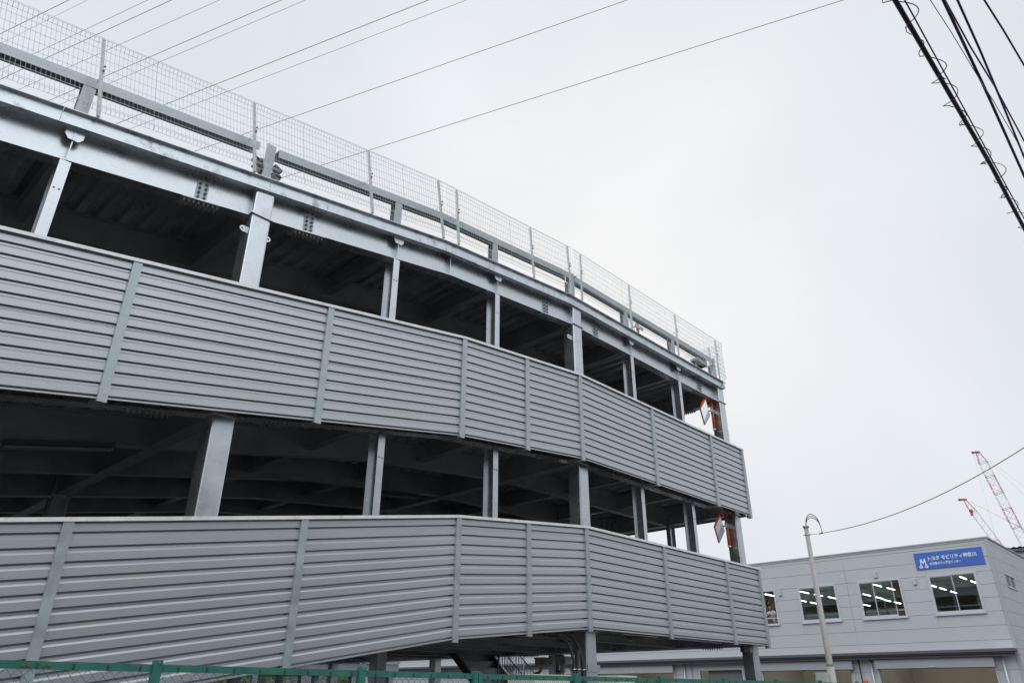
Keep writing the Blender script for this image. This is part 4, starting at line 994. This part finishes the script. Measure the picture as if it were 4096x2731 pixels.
crane((147.9, 25.1, 40.3), (148.9, 18.5, 2.5), [(40.3, 38.3, 'r'), (38.3, 35.8, 'w'), (35.8, 32.7, 'r'), (32.7, 30.0, 'w'), (30.0, 26.7, 'r'), (26.7, 22.5, 'w'), (22.5, 18.5, 'r'), (18.5, 2.5, 'w')], 1.3,
      "tall red and white lattice crane boom, the right and higher of the two", [[(147.8, 24.0, 39.0), (148.2, 12.0, 22.0)], [(147.8, 24.2, 39.0), (148.2, 16.0, 24.0)]], (147.6, 26.2, 17.0))
crane((147.1, 29.0, 32.3), (149.3, 17.8, 2.5), [(32.3, 30.1, 'r'), (30.1, 24.9, 'w'), (24.9, 20, 'r'), (20, 2.5, 'w')], .95,
      "shorter crane boom with red tip and small hanging hook, left of the tall one", [[(147.1, 28.4, 32.0), (148, 18.0, 23.0)], [(147.1, 28.2, 31.8), (148, 17.5, 22.7)]], (147.0, 28.45, 30.2))

# ================================================================== FAR BUILDINGS AND TREES
t = thing("warehouse", "grey warehouse with wavy metal roof edge behind the grey building, far right", "building", (85, 0, 0))
m = MB(); m.box(75, 100, -30, 12.3, 0, 12.35); m.build("wall", FACADE, t)
m = MB(); k = 200; vs = []
for xx in (74.5, 100.5):
    for i in range(k + 1): vs.append((xx, -30.5 + 43.2 * i / k, 12.62 + (.10 if i % 2 else 0)))
m.add(vs, [(i, i + 1, k + 2 + i, k + 1 + i) for i in range(k)]); m.box(74.6, 100.4, -30.4, 12.6, 12.36, 12.55); m.build("roof", mat("dark_roof", (.12, .13, .14), .6), t)

t = thing("office_block", "long pale building with rows of dark windows in the far distance beyond the trees", "building", (25, 90, 0))
m = MB(); m.box(-40, 110, 90, 100, 0, 9); m.build("wall", mat("far_wall", (.20, .21, .20), .8), t)
m = MB(); m.box(-40.3, 110.3, 89.7, 100.3, 9.002, 9.3); m.build("roof", mat("far_roof", (.10, .10, .10), .8), t)
for k in range(40):
    m = MB(); x = -38 + k * 3.7
    for z in (1.0, 4.2, 7.0): m.box(x, x + 2.4, 89.94, 89.998, z, z + 1.5)
    m.build("window_column", DARKM, t)
t = thing("elevated_car_park", "low pale corrugated parapet on grey columns far behind the ramp", "parking garage", (18, 31, 0))
m = MB()
for i in range(7): z = 2.86 + i * .15; m.ext([(2, 31, z), (24.7, 31, z)], [(0, 0), (0, .1), (.05, .14), (.05, 0)], (0, 1, 0))
m.build("parapet", PANEL, t)
m = MB(); m.box(2, 24.7, 31.1, 45, 2.4, 2.85); m.build("deck", BEAMIN, t)
for x in (3, 6.3, 9.6, 13, 16.3, 19.5, 22.2, 24.4):
    for y in (31.4, 38): m = MB(); m.box(x - .15, x + .15, y - .15, y + .15, 0, 2.4); m.build("column", GALVD, t)
for x in (22.3, 23.6): m = MB(); m.box(x - .05, x + .05, 30.95, 31.0, 2.8, 3.95); m.build("cover_strip", ALU, t)

def tree(x, y, h, cr_, label, seed):
    rn = random.Random(seed); t = thing("tree", label, "tree", (x, y, 0), "trees beyond the car park")
    m = MB(); m.tube([(x, y, 0), (x + .05, y, h * .35), (x, y + .1, h * .7)], [.16, .11, .05], 8)
    for k in range(5): a = k * 1.3; m.tube([(x, y, h * (.3 + .08 * k)), (x + cr_ * .6 * math.cos(a), y + cr_ * .6 * math.sin(a), h * (.5 + .09 * k))], .04, 5)
    m.build("trunk", BARK, t); m = MB()
    blobs = [(x + rn.uniform(-.6, .6) * cr_, y + rn.uniform(-.6, .6) * cr_, h * rn.uniform(.35, .92), cr_ * rn.uniform(.25, .5)) for _ in range(12)]
    for _ in range(1600):
        bx, by, bz2, br = rn.choice(blobs); v = Vector((rn.gauss(0, 1), rn.gauss(0, 1), rn.gauss(0, 1))).normalized() * br * rn.uniform(.4, 1.05); p = Vector((bx, by, bz2)) + v
        a = Vector((rn.gauss(0, 1), rn.gauss(0, 1), rn.gauss(0, 1))).normalized() * .10; b = a.orthogonal().normalized() * .06
        m.add([p - a, p + b, p + a, p - b], [(0, 1, 2, 3)])
    m.build("crown", LEAF, t)
for i, (x, y, h, c, s) in enumerate([(13.5, 48, 3.8, 2.2, "leftmost bushy green tree seen under the ramp"), (18.5, 50, 3.4, 2.2, "second bushy tree seen under the ramp"), (24, 49, 3.6, 2.4, "bushy tree between the far grey columns"), (30, 52, 4.2, 2.5, "taller tree at the end of the far parapet"), (34, 50, 3.2, 1.8, "small tree left of the grey building"), (10, 47, 3.6, 2.3, "bushy tree farthest left under the ramp"), (16, 46, 3.4, 2.0, "low round tree behind the green fence, third from left"), (21, 47, 3.7, 2.2, "dark green tree between two others under the ramp"), (27, 49, 3.9, 2.3, "wide green tree behind the inner columns")]): tree(x, y, h, c, s, i)
for o in S.objects:
    if '_base' in o: del o['_base']
